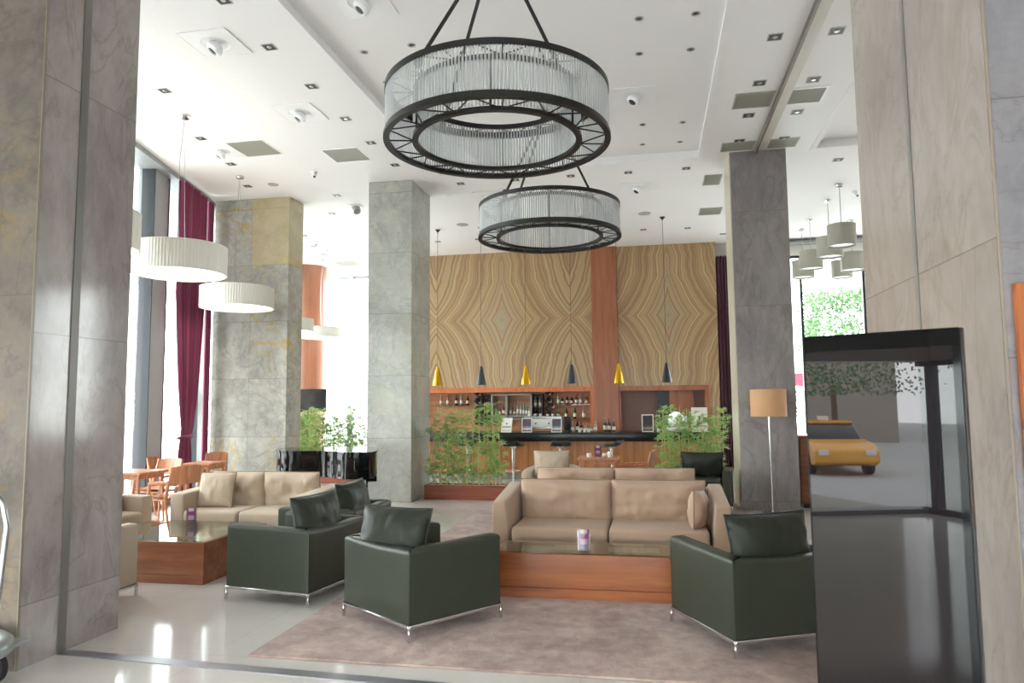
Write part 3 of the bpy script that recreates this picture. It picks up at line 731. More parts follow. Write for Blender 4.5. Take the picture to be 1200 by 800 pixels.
# ------------------------------------------------------------------ bar
t = empty('bar_counter', (0, 0, 0), 0, 'long wooden bar counter with thick black stone top', 'bar counter')
MB().b2(-6.1, 1.0, 15.22, 15.75, .11, .81, .002, 1).build('front_panel', M['barwood'], t)
MB().b2(-6.1, 1.0, 15.26, 15.70, 0, .11).build('plinth', M['m_430'], t)
MB().b2(-6.15, 1.03, 15.0, 15.85, .805, .99, .006, 2).build('countertop', M['blackstone'], t)
for k in range(5):
    MB().b2(-5+k*1.2-.003, -5+k*1.2+.003, 15.2185, 15.2205, .12, .80).build('joint_strip', M['rack'], t)
def stool(loc, rz, label):
    t = empty('bar_stool', loc, rz, label, 'bar stool', 'black bar stools')
    b = MB()
    def f(o_):
        def g(u, v):
            x = (u-.5)*.42; y = (v-.5)*.38
            k = max(0, v-.6)/.4
            return Vector((x*(1-.25*(2*v-1)**2), y+.0, .80+.085*k**1.6+.02*(2*u-1)**2-.012+o_))
        return g
    b.grid(f(0), 12, 12); b.grid(f(-.035), 12, 12)
    for (q) in (0, 1):
        b.grid(lambda u, v, q=q: f(-.035*v)(q, u), 12, 1); b.grid(lambda u, v, q=q: f(-.035*v)(u, q), 12, 1)
    bmesh.ops.remove_doubles(b.bm, verts=b.bm.verts, dist=1e-4); b.build('seat', M['black'], t)
    MB().lathe([(.0, .78), (.12, .77), (.03, .72), (.03, .45), (.018, .44), (.018, .02)], n=20).build('post', M['chrome'], t)
    MB().lathe([(0, 0), (.21, 0), (.21, .012), (.06, .03), (.02, .05), (0, .05)], n=32).build('base', M['chrome'], t)
    pts = [(.15*math.cos(a), .15*math.sin(a)+.06, .30) for a in [R(-150+k*25) for k in range(13)]]
    b = MB(); b.tube([(0, 0, .30)]+pts+[(0, 0, .30)], .009, 8); b.build('footrest', M['chrome'], t)
    return t
st = stool((-3.60, 14.0, 0), R(185), 'black bar stool half hidden behind the left bamboo')
dup(st, (-2.68, 13.95, 0), R(170), 'black bar stool between the left bamboo and the pillow chair, post in full view')
dup(st, (-1.76, 14.0, 0), R(190), 'black bar stool behind the pillow on the tub chair')
dup(st, (-.78, 14.0, 0), R(250), 'black bar stool turned sideways behind the cafe table')

# shelving recessed in the back wall
t = empty('bar_shelving', (0, 0, 0), 0, 'wood framed bottle shelving recessed under the wide onyx panel', 'shelving')
MB().b2(-6.1, -1.39, WY+.40, WY+.44, .0, 2.0).build('back_panel', M['shelfwood'], t)
b = MB(); b.b2(-6.15, -1.39, WY-.05, WY+.42, 1.88, 1.998); b.b2(-1.47, -1.392, WY-.05, WY+.42, 0, 1.88); b.b2(-6.15, -6.07, WY-.05, WY+.42, 0, 1.88); b.build('frame', M['lightwood'], t)
def bx(px): return -5.55+(px-505)*.02190
def bz(px, py): return 1.87-(py-460)*.0214-(px-600)*.0002
sy0, sy1 = WY+.14, WY+.40
for (x0, x1, z) in ((bx(510), bx(553), bz(530, 474.6)), (bx(651), bx(696), bz(670, 473.6)), (bx(651), bx(696), bz(670, 490))):
    MB().b2(x0, x1, sy0, sy1, z-.014, z).build('glass_shelf', M['tableglass'], t)
b = MB(); z0, z1 = 1.05, 1.86
for px in (578, 595, 623.5): b.b2(bx(px)-.02, bx(px)+.02, sy0-.06, sy1, 1.05, 1.84)
b.b2(bx(578), bx(624), sy0-.06, sy1, bz(600, 486.5)-.035, bz(600, 486.5)); b.b2(bx(578), bx(624), sy0-.06, sy1, 1.80, 1.84); b.b2(bx(595), bx(613), sy0-.06, sy1, 1.2, 1.225)
b.build('steel_cubbies', plain('cubby_grey', '#8f8b84', .4), t)
for (xa, xb) in ((565, 577), (624.5, 636)):
    b = MB()
    b.b2(bx(xa), bx(xb), sy1-.02, sy1, 1.1, 1.84)
    for px in (xa, xb): b.b2(bx(px)-.012, bx(px)+.012, sy0, sy1, 1.1, 1.84)
    for z in (1.1, bz(xa, 488), bz(xa, 477), 1.83): b.b2(bx(xa), bx(xb), sy0, sy1, z-.014, z)
    b.build('dark_cubbies', M['rack'], t)
for pc in (560.5, 643.5):
    b = MB()
    for k in range(4):
        z = 1.77-.2*k
        for s in (-1, 1): b.box((0, 0, 0), (.02, .2, .30), M=Matrix.Translation((bx(pc), sy1-.1, z)) @ Matrix.Rotation(R(45*s), 4, 'Y'))
    b.build('wine_rack', M['rack'], t)
t2 = empty('bar_niche', (0, 0, 0), 0, 'wood framed niche under the narrow onyx panel, right end of bar', 'niche')
MB().b2(-.76, 1.31, WY+.40, WY+.44, 0, 1.99).build('back_panel', plain('mauve_panel', '#7d6259', .5, var=.1), t2)
b = MB(); b.b2(-.77, 1.33, WY-.05, WY+.42, 1.88, 1.998); b.b2(1.24, 1.328, WY-.05, WY+.42, 0, 1.88); b.b2(-.77, -.73, WY-.05, WY+.42, 0, 1.88); b.build('frame', M['colwood'], t2)
MB().b2(.12, .42, WY+.3, WY+.40, 0, 1.88).build('dark_panel', M['black'], t2)
MB().b2(.42, 1.0, WY+.3, WY+.40, 0, 1.88).build('wood_panel', M['colwood'], t2)

# bottles
def bottle_mb(h, r, neck=.35):
    z1 = h*(1-neck); return MB().lathe([(0, 0), (r*.95, 0), (r, .008), (r, z1*.92), (r*.8, z1*1.02), (r*.36, z1*1.16), (r*.32, h*.96), (r*.38, h*.965), (r*.38, h), (0, h)], n=14)
protos = {}
def bottle(loc, h, kind, label, group, tilt=None, r=.037):
    key = (kind, round(h, 2), r)
    if key in protos: o = dup(protos[key], loc, None, label, group)
    else:
        o = bottle_mb(h, r).build('bottle', M[kind]); o.location = loc
        MB().cyl((0, 0, h*.16), (0, 0, h*.44), r*1.02, n=14).build('bottle_label', M['label'], o)
        MB().cyl((0, 0, h*.93), (0, 0, h*1.01), r*.42, n=10).build('cap', M['crown'] if kind != 'darkb' else M['redb'], o)
        tag(o, label, 'bottle', group); protos[key] = o
    if tilt: o.rotation_euler = tilt
    return o
ORD = ['first', 'second', 'third', 'fourth', 'fifth', 'sixth', 'seventh', 'eighth', 'ninth', 'tenth', 'eleventh']
KN = {'clearb': 'clear', 'darkb': 'dark', 'greenb': 'green', 'amberb': 'amber', 'redb': 'dark red'}
def row(items, zpy, where, group, y=None, rr=.037):
    for i, (px, top, kind) in enumerate(items):
        h = round(max(.16, (zpy-top)*.0214), 2); yy = y or (sy0+.1)
        k = (yy/17.9)
        bottle((bx(px), yy, bz(px, zpy)+.001), h, kind, '%s bottle, %s from the left %s' % (KN[kind], ORD[i], where), group, r=rr)
row([(515.5, 463, 'clearb'), (523.5, 462, 'clearb'), (534, 463, 'darkb'), (540, 461, 'clearb'), (547.5, 463, 'redb')], 474.6, 'on the left glass shelf', 'bottles on the left glass shelf')
row([(581.5, 475, 'clearb'), (586, 476, 'clearb'), (590, 473, 'amberb'), (593.2, 476, 'clearb'), (598.5, 473, 'clearb'), (603, 476, 'clearb'), (607, 469.5, 'clearb'), (610.8, 471, 'clearb'), (614, 473, 'clearb'), (617.3, 474, 'clearb'), (620.6, 475, 'clearb')], 486.5, 'in the steel cubbies', 'bottles in the steel cubbies', rr=.032)
row([(569, 466, 'redb'), (573.5, 467, 'amberb')], 477, 'in the left dark cubby', 'bottles in the dark cubbies')
row([(627.5, 465, 'clearb'), (632.8, 464.5, 'clearb')], 477, 'in the right dark cubby, upper level', 'bottles in the dark cubbies')
row([(628, 479, 'darkb'), (633, 480, 'darkb')], 488, 'in the right dark cubby, lower level', 'bottles in the dark cubbies')
row([(654, 461, 'clearb'), (658.5, 465, 'darkb'), (664, 463, 'redb'), (669, 464, 'redb'), (674.5, 462, 'amberb'), (679.3, 461, 'clearb'), (686, 463, 'amberb'), (692.5, 463, 'darkb')], 473.6, 'on the upper right glass shelf', 'bottles on the upper right shelf')
row([(654, 480, 'greenb'), (663, 476.5, 'greenb'), (672.5, 476, 'greenb'), (682.7, 476, 'clearb')], 490, 'on the lower right glass shelf', 'bottles on the lower right shelf')
for i, (px, py) in enumerate(((561, 466), (561.5, 475), (643, 465.5), (643.5, 474.5), (646.5, 480.5))):
    bottle((bx(px)+.06, sy1-.14, bz(px, py)+.06), .3, 'darkb', 'dark wine bottle lying in the %s wooden wine rack, %s from the top' % ('left' if i < 2 else 'right', ORD[i if i < 2 else i-2]), 'wine bottles in the cross racks', tilt=(R(60), R(-38), 0))
# things standing on the bar counter
CT = .99
def cx(px, Y=15.35): return -5.56+.09+(px-505)*.01885+(0)
# world x on the counter line y=15.35 for photograph column px
def cxx(px): return -4.70+(px-508)*.01883
GB = 'bottles standing on the bar counter'
for i, (px, h, kind) in enumerate(((669, .22, 'clearb'), (674.5, .26, 'darkb'), (679, .2, 'darkb'), (684, .18, 'clearb'), (689.5, .15, 'clearb'), (694.5, .22, 'clearb'), (705.5, .29, 'greenb'), (709.8, .28, 'darkb'), (715.2, .25, 'redb'))):
    bottle((cxx(px), 15.4, CT), h, kind, '%s bottle on the bar counter, %s from the espresso machine' % (KN[kind], ORD[i]), GB)
t = empty('espresso_machine', (cxx(635), 15.55, CT), 0, 'silver espresso machine on the bar counter with cups on top', 'espresso machine')
b = MB(); b.b2(-.40, .40, -.18, .22, .05, .14, .01, 2); b.b2(-.40, .40, .02, .22, .12, .31, .015, 2); b.b2(-.41, .41, -.12, .22, .28, .33, .012, 2); b.build('body', M['steel'], t)
MB().b2(-.24, .24, -.19, -.17, .10, .27, .006, 1).build('front_plate', M['porcelain'], t)
for s in (-.14, .14):
    g = MB().cyl((s, -.10, .2), (s, -.10, .28), .035).build('group_head', M['chrome'], t); MB().cyl((s, -.10, .19), (s, -.26, .18), .014).build('portafilter', M['black'], g)
for s in (-1, 1):
    for q in (-1, 1): MB().cyl((s*.33, q*.12+.02, 0), (s*.33, q*.12+.02, .06), .02).build('foot', M['black'], t)
cup = MB().lathe([(0, 0), (.022, 0), (.036, .045), (.033, .045), (.02, .006), (0, .005)], n=16)
co = cup.build('cup', M['porcelain']); tag(co, 'x', 'cup', 'cups on the espresso machine')
spots = [(-.32, 0), (-.2, .03), (-.07, 0), (.08, .02), (.2, 0), (.31, .04)]
for i, (x, y) in enumerate(spots):
    o_ = co if i == 0 else dup(co); o_.location = (cxx(635)+x, 15.55+y, CT+.332); o_['label'] = 'white cup on top of the espresso machine, %s from the left' % ORD[i]
def frame_stand(loc, w, h, label, pic, rz=0, tilt=8, fr=M['paper']):
    t = empty('picture_frame', loc, rz, label, 'frame', 'framed cards on the bar')
    Rm = Matrix.Rotation(R(-tilt), 4, 'X')
    b = MB(); e = .018
    b.b2(-w/2, w/2, -.008, .008, 0, e, M=Rm); b.b2(-w/2, w/2, -.008, .008, h-e, h, M=Rm); b.b2(-w/2, -w/2+e, -.008, .008, e, h-e, M=Rm); b.b2(w/2-e, w/2, -.008, .008, e, h-e, M=Rm)
    b.build('frame', fr, t)
    MB().b2(-w/2+e, w/2-e, -.004, .006, e, h-e, M=Rm).build('printed_card', pic, t)
    b = MB(); b.box((0, .05+h*.06, h*.3), (.03, .006, h*.62), M=Matrix.Rotation(R(10), 4, 'X')); b.build('strut', M['black'], t)
    return t
def picmat(name, cs):
    t = NT(name); o = t.obj(); z = t.N('ShaderNodeSeparateXYZ'); t.l.new(o, z.inputs[0])
    f = t.math('ADD', t.math('MULTIPLY', z.outputs[2], 4.5), t.math('MULTIPLY', t.noise(o, 16, 2), .35))
    t.put(t.p.inputs['Base Color'], t.ramp(f, [(.2+.75*i/len(cs), c) for i, c in enumerate(cs)], 'CONSTANT')); return t.m
pA = picmat('card_print_grey', ['#6d6672', '#d7cfd2', '#8d8590', '#57505c'])
pB = picmat('card_print_dark', ['#3c3a44', '#a08660', '#4b4a55', '#333'  '333'])
pC = picmat('card_print_light', ['#c9c3b8', '#e6e2da', '#9a9a92', '#e9e6df'])
frame_stand((cxx(619), 15.12, CT), .22, .30, 'white framed card left of the espresso machine front', pA)
frame_stand((cxx(652.5), 15.12, CT), .22, .30, 'white framed card right of the espresso machine front', pA)
frame_stand((cxx(595), 15.15, CT), .24, .31, 'white menu board leaning beside the left bamboo on the bar', pC, R(-12), 14)
frame_stand((cxx(752.5), 15.3, CT), .24, .36, 'white framed dark picture on the right half of the bar', pB)
frame_stand((cxx(808), 15.3, CT), .32, .50, 'tall white framed board behind the right bamboo on the bar', pC)
o = MB().lathe([(0, 0), (.10, 0), (.10, .03), (.07, .05), (.09, .12), (.1, .28), (.07, .32), (0, .33)], (cxx(663), 15.35, CT), 24).build('coffee_grinder', M['black']); tag(o, 'black coffee grinder right of the espresso machine', 'grinder')
t = empty('slicer', (cxx(783), 15.45, CT), 0, 'rounded silver machine on the bar behind the right bamboo', 'machine')
MB().b2(-.24, .24, -.16, .16, 0, .12, .02, 3).build('base', M['steel'], t); MB().cyl((0, -.06, .24), (0, .02, .24), .17, n=32).build('disc', M['chrome'], t); MB().b2(.06, .22, -.05, .12, .1, .34, .03, 3).build('housing', M['steel'], t)
# extra small glasses on the counter
for i, px in enumerate((678, 683.5, 688, 764)):
    o = MB().lathe([(0, 0), (.03, 0), (.034, .07), (.03, .07), (.027, .006), (0, .005)], (cxx(px), 15.22, CT), 14).build('glass_jar', M['porcelain'])
    tag(o, 'small white jar at the front edge of the bar, %s from the left' % ORD[i], 'jar', 'small white jars on the bar')

# ------------------------------------------------------------------ pendant lamps over the bar
def cone_pendant(x, mat, label, proto=[None]):
    t = empty('cone_pendant', (x, 15.0, 0), 0, label, 'pendant lamp', 'cone pendants over the bar')
    MB().lathe([(.022, 2.40), (.028, 2.395), (.105, 2.0), (.098, 2.0), (.02, 2.38), (.0, 2.385)], n=28).build('lamp_shade', mat, t)
    MB().cyl((0, 0, 2.39), (0, 0, CZ-.05), .0045, n=6).build('cord', M['black'], t)
    MB().lathe([(0, CZ-.06), (.012, CZ-.06), (.06, CZ-.004), (.06, CZ-.001), (0, CZ-.001)], n=20).build('ceiling_rose', M['black'], t)
    MB().lathe([(0, 2.05), (.05, 2.07), (0, 2.13)], n=16).build('bulb', M['shadelit'], t)
for i in range(6):
    x = -4.53+i*.968
    cone_pendant(x, M['gold'] if i % 2 == 0 else M['navy'], '%s cone pendant over the bar, %s from the left' % ('brass' if i % 2 == 0 else 'matt black', ORD[i]))

# ------------------------------------------------------------------ drum pendants
def drum(loc, r, z0, z1, label, mat, lit=True, group=None, ribs=90, cordx=.1):
    t = empty('drum_pendant', (loc[0], loc[1], 0), 0, label, 'pendant lamp', group)
    b = MB(); n = ribs*2
    def f(sg):
        def g(u, v):
            a = 2*PI*u; rr = (r if sg else r-.012) + (.004*math.cos(u*2*PI*ribs) if ribs else 0)
            return Vector((rr*math.cos(a), rr*math.sin(a), z0+(z1-z0)*v))
        return g
    N_ = ribs*4 if ribs else 48
    b.grid(f(1), N_, 1, closeu=True); b.grid(f(0), N_, 1, closeu=True)
    b.build('lamp_shade', mat, t, 60)
    b = MB(); b.lathe([(r+.006, z0-.004), (r+.006, z0+.012), (r-.014, z0+.012), (r-.014, z0-.004)], n=64, closed=True); b.build('rim', mat, t)
    MB().lathe([(r+.006, z1-.01), (r+.006, z1+.004), (r-.014, z1+.004), (r-.014, z1-.01)], n=64, closed=True).build('rim', mat, t)
    MB().cyl((0, 0, z0+.025), (0, 0, z0+.03), r-.016, n=48).build('diffuser', M['shadelit'] if lit else M['white'], t)
    b = MB()
    if lit:
        b.tube([(0, 0, CZ-.03), (-.02, 0, CZ-.3), (-.05, 0, CZ-.6), (-.05, 0, z1+.5), (-.02, 0, z1-.1)], .0045, 6); b.tube([(.0, 0, CZ-.03), (.05, .02, z1-.05)], .0025, 5)
    else: b.cyl((0, 0, z1-.05), (0, 0, CZ-.03), .008, n=6)
    b.cyl((-r+.008, 0, z1-.05), (r-.008, 0, z1-.05), .005, n=6)
    b.build('cord', M['steel'], t)
    MB().lathe([(0, CZ-.045), (.055, CZ-.045), (.065, CZ-.03), (.065, CZ-.001), (0, CZ-.001)], n=24).build('ceiling_rose', M['chrome'], t)
    return t
GD = 'large white ribbed drum pendants'
drum((-5.95, 8.23), .57, 3.30, 3.66, 'largest white ribbed drum pendant, in front of the maroon curtain', M['shade'], True, GD)
drum((-6.65, 10.68), .575, 3.20, 3.53, 'white ribbed drum pendant in front of the ochre-veined column', M['shade'], True, GD)
drum((-6.12, 6.85), .53, 3.36, 3.78, 'white ribbed drum pendant mostly hidden by the near left column', M['shade'], True, GD)
drum((-8.38, 17.4), .53, 3.34, 3.60, 'white ribbed drum pendant in front of the round veneer column', M['shade'], True, GD)
drum((-8.05, 15.3), .42, 3.30, 3.58, 'white drum pendant peeking out behind the ochre-veined column', M['shade'], True, GD)
GR = 'grey drum pendants in the right cluster'
for (x, y, z, r, lab) in ((3.36, 13.39, 4.31, .235, 'frontmost and largest'), (3.39, 14.39, 4.31, .235, 'just left behind the frontmost'), (3.37, 15.9, 4.36, .235, 'second from the lamp column'), (3.37, 16.74, 4.32, .235, 'nearest the lamp column, lowest left'), (4.25, 16.17, 4.34, .235, 'right of the cluster below the frontmost'), (4.22, 16.95, 4.32, .225, 'lowest, between the middle shades'), (4.32, 14.6, 4.33, .235, 'cut off by the near right column')):
    drum((x, y), r, z, z+.37, 'grey drum pendant of the right cluster, ' + lab, M['shadegrey'], False, GR, 0)

# ------------------------------------------------------------------ ring chandeliers
def chandelier(loc, label):
    t = empty('ring_chandelier', loc, 0, label, 'chandelier', 'iron ring chandeliers')
    Ro, Ri, z0, z1 = .925, .69, 0, .40; bw = .022
    def ring(b, r, z, w=.020, h=.028): b.lathe([(r-w, z-h), (r+w*.4, z-h), (r+w*.4, z+h), (r-w, z+h)], n=96, closed=True)
    b = MB(); ring(b, Ro, z0, .035, .016); ring(b, Ro+.002, z0+.02, .006, .02); b.build('lower_outer_ring', M['iron'], t)
    b = MB(); ring(b, Ri, z0, .035, .016); b.build('lower_inner_ring', M['iron'], t)
    b = MB(); ring(b, Ro, z1, .012, .024); ring(b, Ro-.02, z1+.02, .03, .006); b.build('upper_outer_ring', M['iron'], t)
    b = MB(); ring(b, Ri, z1, .012, .022); b.build('upper_inner_ring', M['iron'], t)
    n = 12
    for z, rr in ((z0, .0065), (z1+.01, .0065)):
        b = MB()
        for k in range(n):
            a0 = 2*PI*k/n; a1 = a0+PI/n; a2 = a0+2*PI/n
            A = (Ro*.985*math.cos(a0), Ro*.985*math.sin(a0), z); Bm = (Ri*math.cos(a1), Ri*math.sin(a1), z); C_ = (Ro*.985*math.cos(a2), Ro*.985*math.sin(a2), z)
            b.cyl(A, Bm, rr, n=6); b.cyl(Bm, C_, rr, n=6)
            D_ = (Ro*.985*math.cos(a1), Ro*.985*math.sin(a1), z); b.cyl(Bm, D_, rr, n=6)
        b.build('truss', M['iron'], t)
    for k in range(6):
        a = R(38+60*k)
        MB().cyl(((Ri+.02)*math.cos(a), (Ri+.02)*math.sin(a), z0), ((Ri+.02)*math.cos(a), (Ri+.02)*math.sin(a), z1), .009, n=8).build('upright', M['iron'], t)
    # glass rods: those nearest the entrance singly, the remainder in one part
    rods = []
    nO, nI = 210, 156
    for k in range(nO):
        a = 2*PI*(k+.5)/nO; rods.append((Ro-.008, a))
    for k in range(nI):
        a = 2*PI*(k+.5)/nI; rods.append((Ri, a))
    front = sorted(rods, key=lambda q: abs((q[1]-1.5*PI+PI) % (2*PI)-PI) + (0 if q[0] > .8 else 9))[:100]
    fs = set(front)
    proto = MB().cyl((0, 0, .03), (0, 0, z1-.02), .0088, n=8).build('glass_rod', M['rod'], t)
    for i, (r_, a) in enumerate(front):
        q = proto if i == 0 else proto.copy()
        if i: COL.objects.link(q); q.parent = t
        q.location = (r_*math.cos(a), r_*math.sin(a), 0)
    b = MB()
    for (r_, a) in rods:
        if (r_, a) in fs: continue
        b.cyl((r_*math.cos(a), r_*math.sin(a), .03), (r_*math.cos(a), r_*math.sin(a), z1-.02), .0088, n=6)
    o = b.build('glass_rods', M['rod'], t); o['kind'] = 'stuff'
    top = CZ+.12-loc[2]
    for a in (38, 139, 237):
        a = R(a); pb = Vector((.84*math.cos(a), .84*math.sin(a), z1)); pt = Vector((.03*math.cos(a), .03*math.sin(a), top-.03))
        c = MB().tube([pb, pb.lerp(pt, .5), pt], .0165, 8).build('suspension_cable', M['iron'], t)
        MB().lathe([(0, -.03), (.03, -.03), (.036, .02), (.02, .07), (0, .07)], pb, 12).build('cable_clamp', M['iron'], c)
    MB().lathe([(0, top-.05), (.14, top-.045), (.16, top-.02), (.16, top-.001), (0, top-.001)], n=32).build('ceiling_rose', M['ventd'], t)
    return t
CH = chandelier((-1.21, 5.72, 3.77), 'nearest and larger-looking iron ring chandelier hung with glass rods')
dup(CH, (-1.27, 9.28, 3.77), 0, 'farther iron ring chandelier hung with glass rods, in front of the onyx')

# ------------------------------------------------------------------ floor lamp
t = empty('floor_lamp', (1.66, 11.02, 0), 0, 'chrome floor lamp with tan drum shade before the purple-grey column', 'lamp')
MB().lathe([(0, 0), (.15, 0), (.15, .015), (.03, .025), (.015, .04), (0, .04)], n=40).build('base', M['chrome'], t)
MB().cyl((0, 0, .02), (0, 0, 1.45), .0125, n=12).build('pole', M['chrome'], t)
b = MB(); b.lathe([(.25, 1.38), (.25, 1.77), (.244, 1.77), (.244, 1.38)], n=48, closed=True); b.build('lamp_shade', M['shadetan'], t)
MB().lathe([(0, 1.44), (.03, 1.45), (.045, 1.52), (.02, 1.58), (0, 1.59)], n=16).build('bulb', M['shadelit'], t)
b = MB(); b.cyl((-.244, 0, 1.6), (.244, 0, 1.6), .004, n=6); b.cyl((0, 0, 1.44), (0, 0, 1.6), .006, n=6); b.build('shade_carrier', M['chrome'], t)

# ------------------------------------------------------------------ curtains
def curtain(name, A, Bv, z0, z1, widths, folds, amp, mat, label, tie=None):
    """A,B end points at top; widths(zf) gives (start,end) fraction along A-B"""
    A, Bv = Vector(A), Vector(Bv); d = Bv-A; nrm = Vector((-d.y, d.x, 0)).normalized()
    if nrm.x < 0 and name == 'c': nrm = -nrm
    t = empty('curtain', (0, 0, 0), 0, label, 'curtain')
    def f(off):
        def g(u, v):
            z = z0+(z1-z0)*v; s0, s1 = widths(v); s = s0+(s1-s0)*u
            k = (s1-s0); am = amp*(.35+.65*min(1, k))*(1 if tie is None else (.35+.65*min(1, abs(v-tie)*6)))
            w_ = am*(math.sin(2*PI*folds*u)+.3*math.sin(2*PI*folds*2.3*u+2))
            p = A+d*s+nrm*(w_+off); return Vector((p.x, p.y, z))
        return g
    b = MB(); b.grid(f(0), folds*14, 40); b.grid(f(.008), folds*14, 40); b.build('drape', mat, t, 80)
    if tie is not None:
        s0, s1 = widths(tie); z = z0+(z1-z0)*tie; p0 = A+d*(s0-.02); p1 = A+d*(s1+.02)
        pts = []
        for k in range(16):
            a = 2*PI*k/16; p = (p0+p1)/2+(p1-p0)/2*math.cos(a)+nrm*(.09*math.sin(a)); pts.append((p.x, p.y, z+.02*math.sin(a)))
        MB().tube(pts, .022, 8, True).build('tieback', mat, t)
    b = MB(); b.cyl((A.x, A.y, z1-.01), (Bv.x, Bv.y, z1-.01), .012, n=8); b.build('rail', M['steel'], t)
    return t
def wv(v):
    tie = .2
    if v > tie:
        k = min(1, (v-tie)/.45)**.75; c = .56-.02*k; h = .19+.31*k
    else:
        k = (tie-v)/tie; c = .5-.04*k; h = .19+.10*k**.6
    return (c-h, c+h)
curtain('c', wpt(10.32, .02), wpt(11.42, .02), .03, 5.33, wv, 9, .05, M['maroon'], 'tied-back maroon curtain at the tall window left of the ochre-veined column', .2)
curtain('c', wpt(11.62, .02), wpt(11.84, .02), .03, 5.33, lambda v: (0, 1), 3, .03, M['maroon'], 'narrow edge of a maroon curtain right beside the ochre-veined column')
curtain('d', (1.575, 17.80, 0), (2.24, 17.80, 0), .02, 5.1, lambda v: (0, 1), 8, .035, M['maroond'], 'dark maroon curtain hanging right of the onyx wall')

# ------------------------------------------------------------------ black display stand
t = empty('display_totem', (0, 0, 0), 0, 'tall glossy black display stand in the right foreground', 'display')
pL, pR = Vector((.712, 3.60, 0)), Vector((1.262, 3.283, 0)); dv = (pR-pL).normalized(); W_ = (pR-pL).length
t.location = pL; t.rotation_euler = (0, 0, math.atan2(dv.y, dv.x))
H_ = 1.90
MB().b2(0, W_, .004, .085, .0, H_, .004, 2).build('body', M['signframe'], t)
b = MB(); b.b2(0, W_, -.008, .004, H_-.075, H_, .002, 1); b.b2(0, .004, -.008, .004, 0, H_-.075); b.b2(W_-.028, W_, -.008, .004, 0, H_-.075); b.build('bezel', M['signframe'], t)
MB().b2(.004, W_-.028, -.004, .0035, .0, H_-.075).build('glass_panel', M['signblack'], t)
MB().b2(W_, W_+.008, .018, .062, 0, H_, .002, 1).build('edge_strip', M['signedge'], t)
MB().b2(-.05, W_+.05, -.12, .22, 0, .012, .004, 1).build('foot_plate', M['signframe'], t)
# wood framed notice board on the right column
t = empty('notice_board', (0, 0, 0), 0, 'orange wood framed glazed board on the near right column', 'notice board')
x0, x1, y_, z0, z1 = 1.745, 2.7, 3.9, 1.02, 2.16
b = MB(); e = .075
b.b2(x0, x1, y_-.045, y_-.002, z0, z0+e, .004, 1); b.b2(x0, x1, y_-.045, y_-.002, z1-e*.5, z1, .004, 1); b.b2(x0, x0+.06, y_-.046, y_-.002, z0, z1, .004, 1); b.b2(x1-.06, x1, y_-.046, y_-.002, z0, z1, .004, 1)
b.b2(x0, x1, y_-.044, y_-.002, 1.45, 1.5, .003, 1); b.build('frame', M['lightwood'], t)
MB().b2(x0+.06, x1-.06, y_-.02, y_-.004, z0+e, z1-e*.5).build('glazed_panel', M['bluegrey'], t)

# ------------------------------------------------------------------ TV behind the piano
t = empty('television', (-7.72, 15.3, 0), R(10), 'dark television screen behind the bamboo by the round column', 'television')
MB().b2(-.45, .45, -.02, .02, 1.45, 1.97, .006, 1).build('bezel', M['black'], t); MB().b2(-.43, .43, -.026, -.02, 1.47, 1.95).build('screen', M['tvscreen'], t)
MB().cyl((0, .03, .02), (0, .03, 1.6), .03).build('pole', M['black'], t); MB().lathe([(0, 0), (.3, 0), (.3, .02), (.03, .03), (0, .03)], n=32).build('base', M['black'], t)
# wood cabinet beside the lamp column
t = empty('cabinet', (0, 0, 0), 0, 'dark wood cabinet between the lamp column and the black display', 'cabinet')
MB().b2(2.16, 3.2, 11.6, 12.1, .06, 1.05, .004, 1).build('body', M['tablewoody'], t); MB().b2(2.14, 3.22, 11.57, 12.12, 1.05, 1.08, .004, 1).build('top', M['tablewoody'], t); MB().b2(2.2, 3.16, 11.63, 12.08, 0, .06).build('plinth', M['black'], t)
for k in range(2):
    dd = MB().b2(2.18+k*.51, 2.67+k*.51, 11.585, 11.598, .08, 1.03, .003, 1).build('door', M['tablewoody'], t); MB().cyl((2.62+k*.1, 11.57, .5), (2.62+k*.1, 11.57, .62), .008).build('handle', M['steel'], dd)

# ------------------------------------------------------------------ luggage trolley at the left edge
t = empty('luggage_trolley', (-4.27, 3.50, 0), 0, 'grey metal luggage trolley cut off at the bottom left corner', 'trolley')
b = MB(); pts = []
w, d = .62, .28
MB().b2(-w, w, -d, d, .215, .245, .02, 2).build('platform', M['hose'], t)
b = MB(); rr = .075
pts = [(x*w*1.05, y*d, .25) for x, y in smooth([(-1, -1), (1, -1), (1, 1), (-1, 1)], 3)]
b.tube(pts, .048, 12, True); b.build('bumper', M['hose'], t)
for s in (-1, 1):
    pts = [(-w+.12, s*d*.8, .25), (-w+.1, s*d*.8, .9)] + [(-w+.1+(.5-.5*math.cos(a))*1.0, s*d*.8*(1-.3*math.sin(a)), .95+.3*math.sin(a)) for a in [PI*k/12 for k in range(1, 12)]] + [(w-.14, s*d*.8, .9), (w-.2, s*d*.8, .25)]
    MB().tube(pts, .016, 10).build('bow_handle', M['steel'], t)
for sx in (-1, 1):
    for sy in (-1, 1): MB().cyl((sx*.45, sy*.2-.02, .09), (sx*.45, sy*.2+.02, .09), .09, n=24).build('wheel', M['rubber'], t); MB().b2(sx*.45-.02, sx*.45+.02, sy*.2-.03, sy*.2+.03, .1, .22).build('wheel_fork', M['steel'], t)

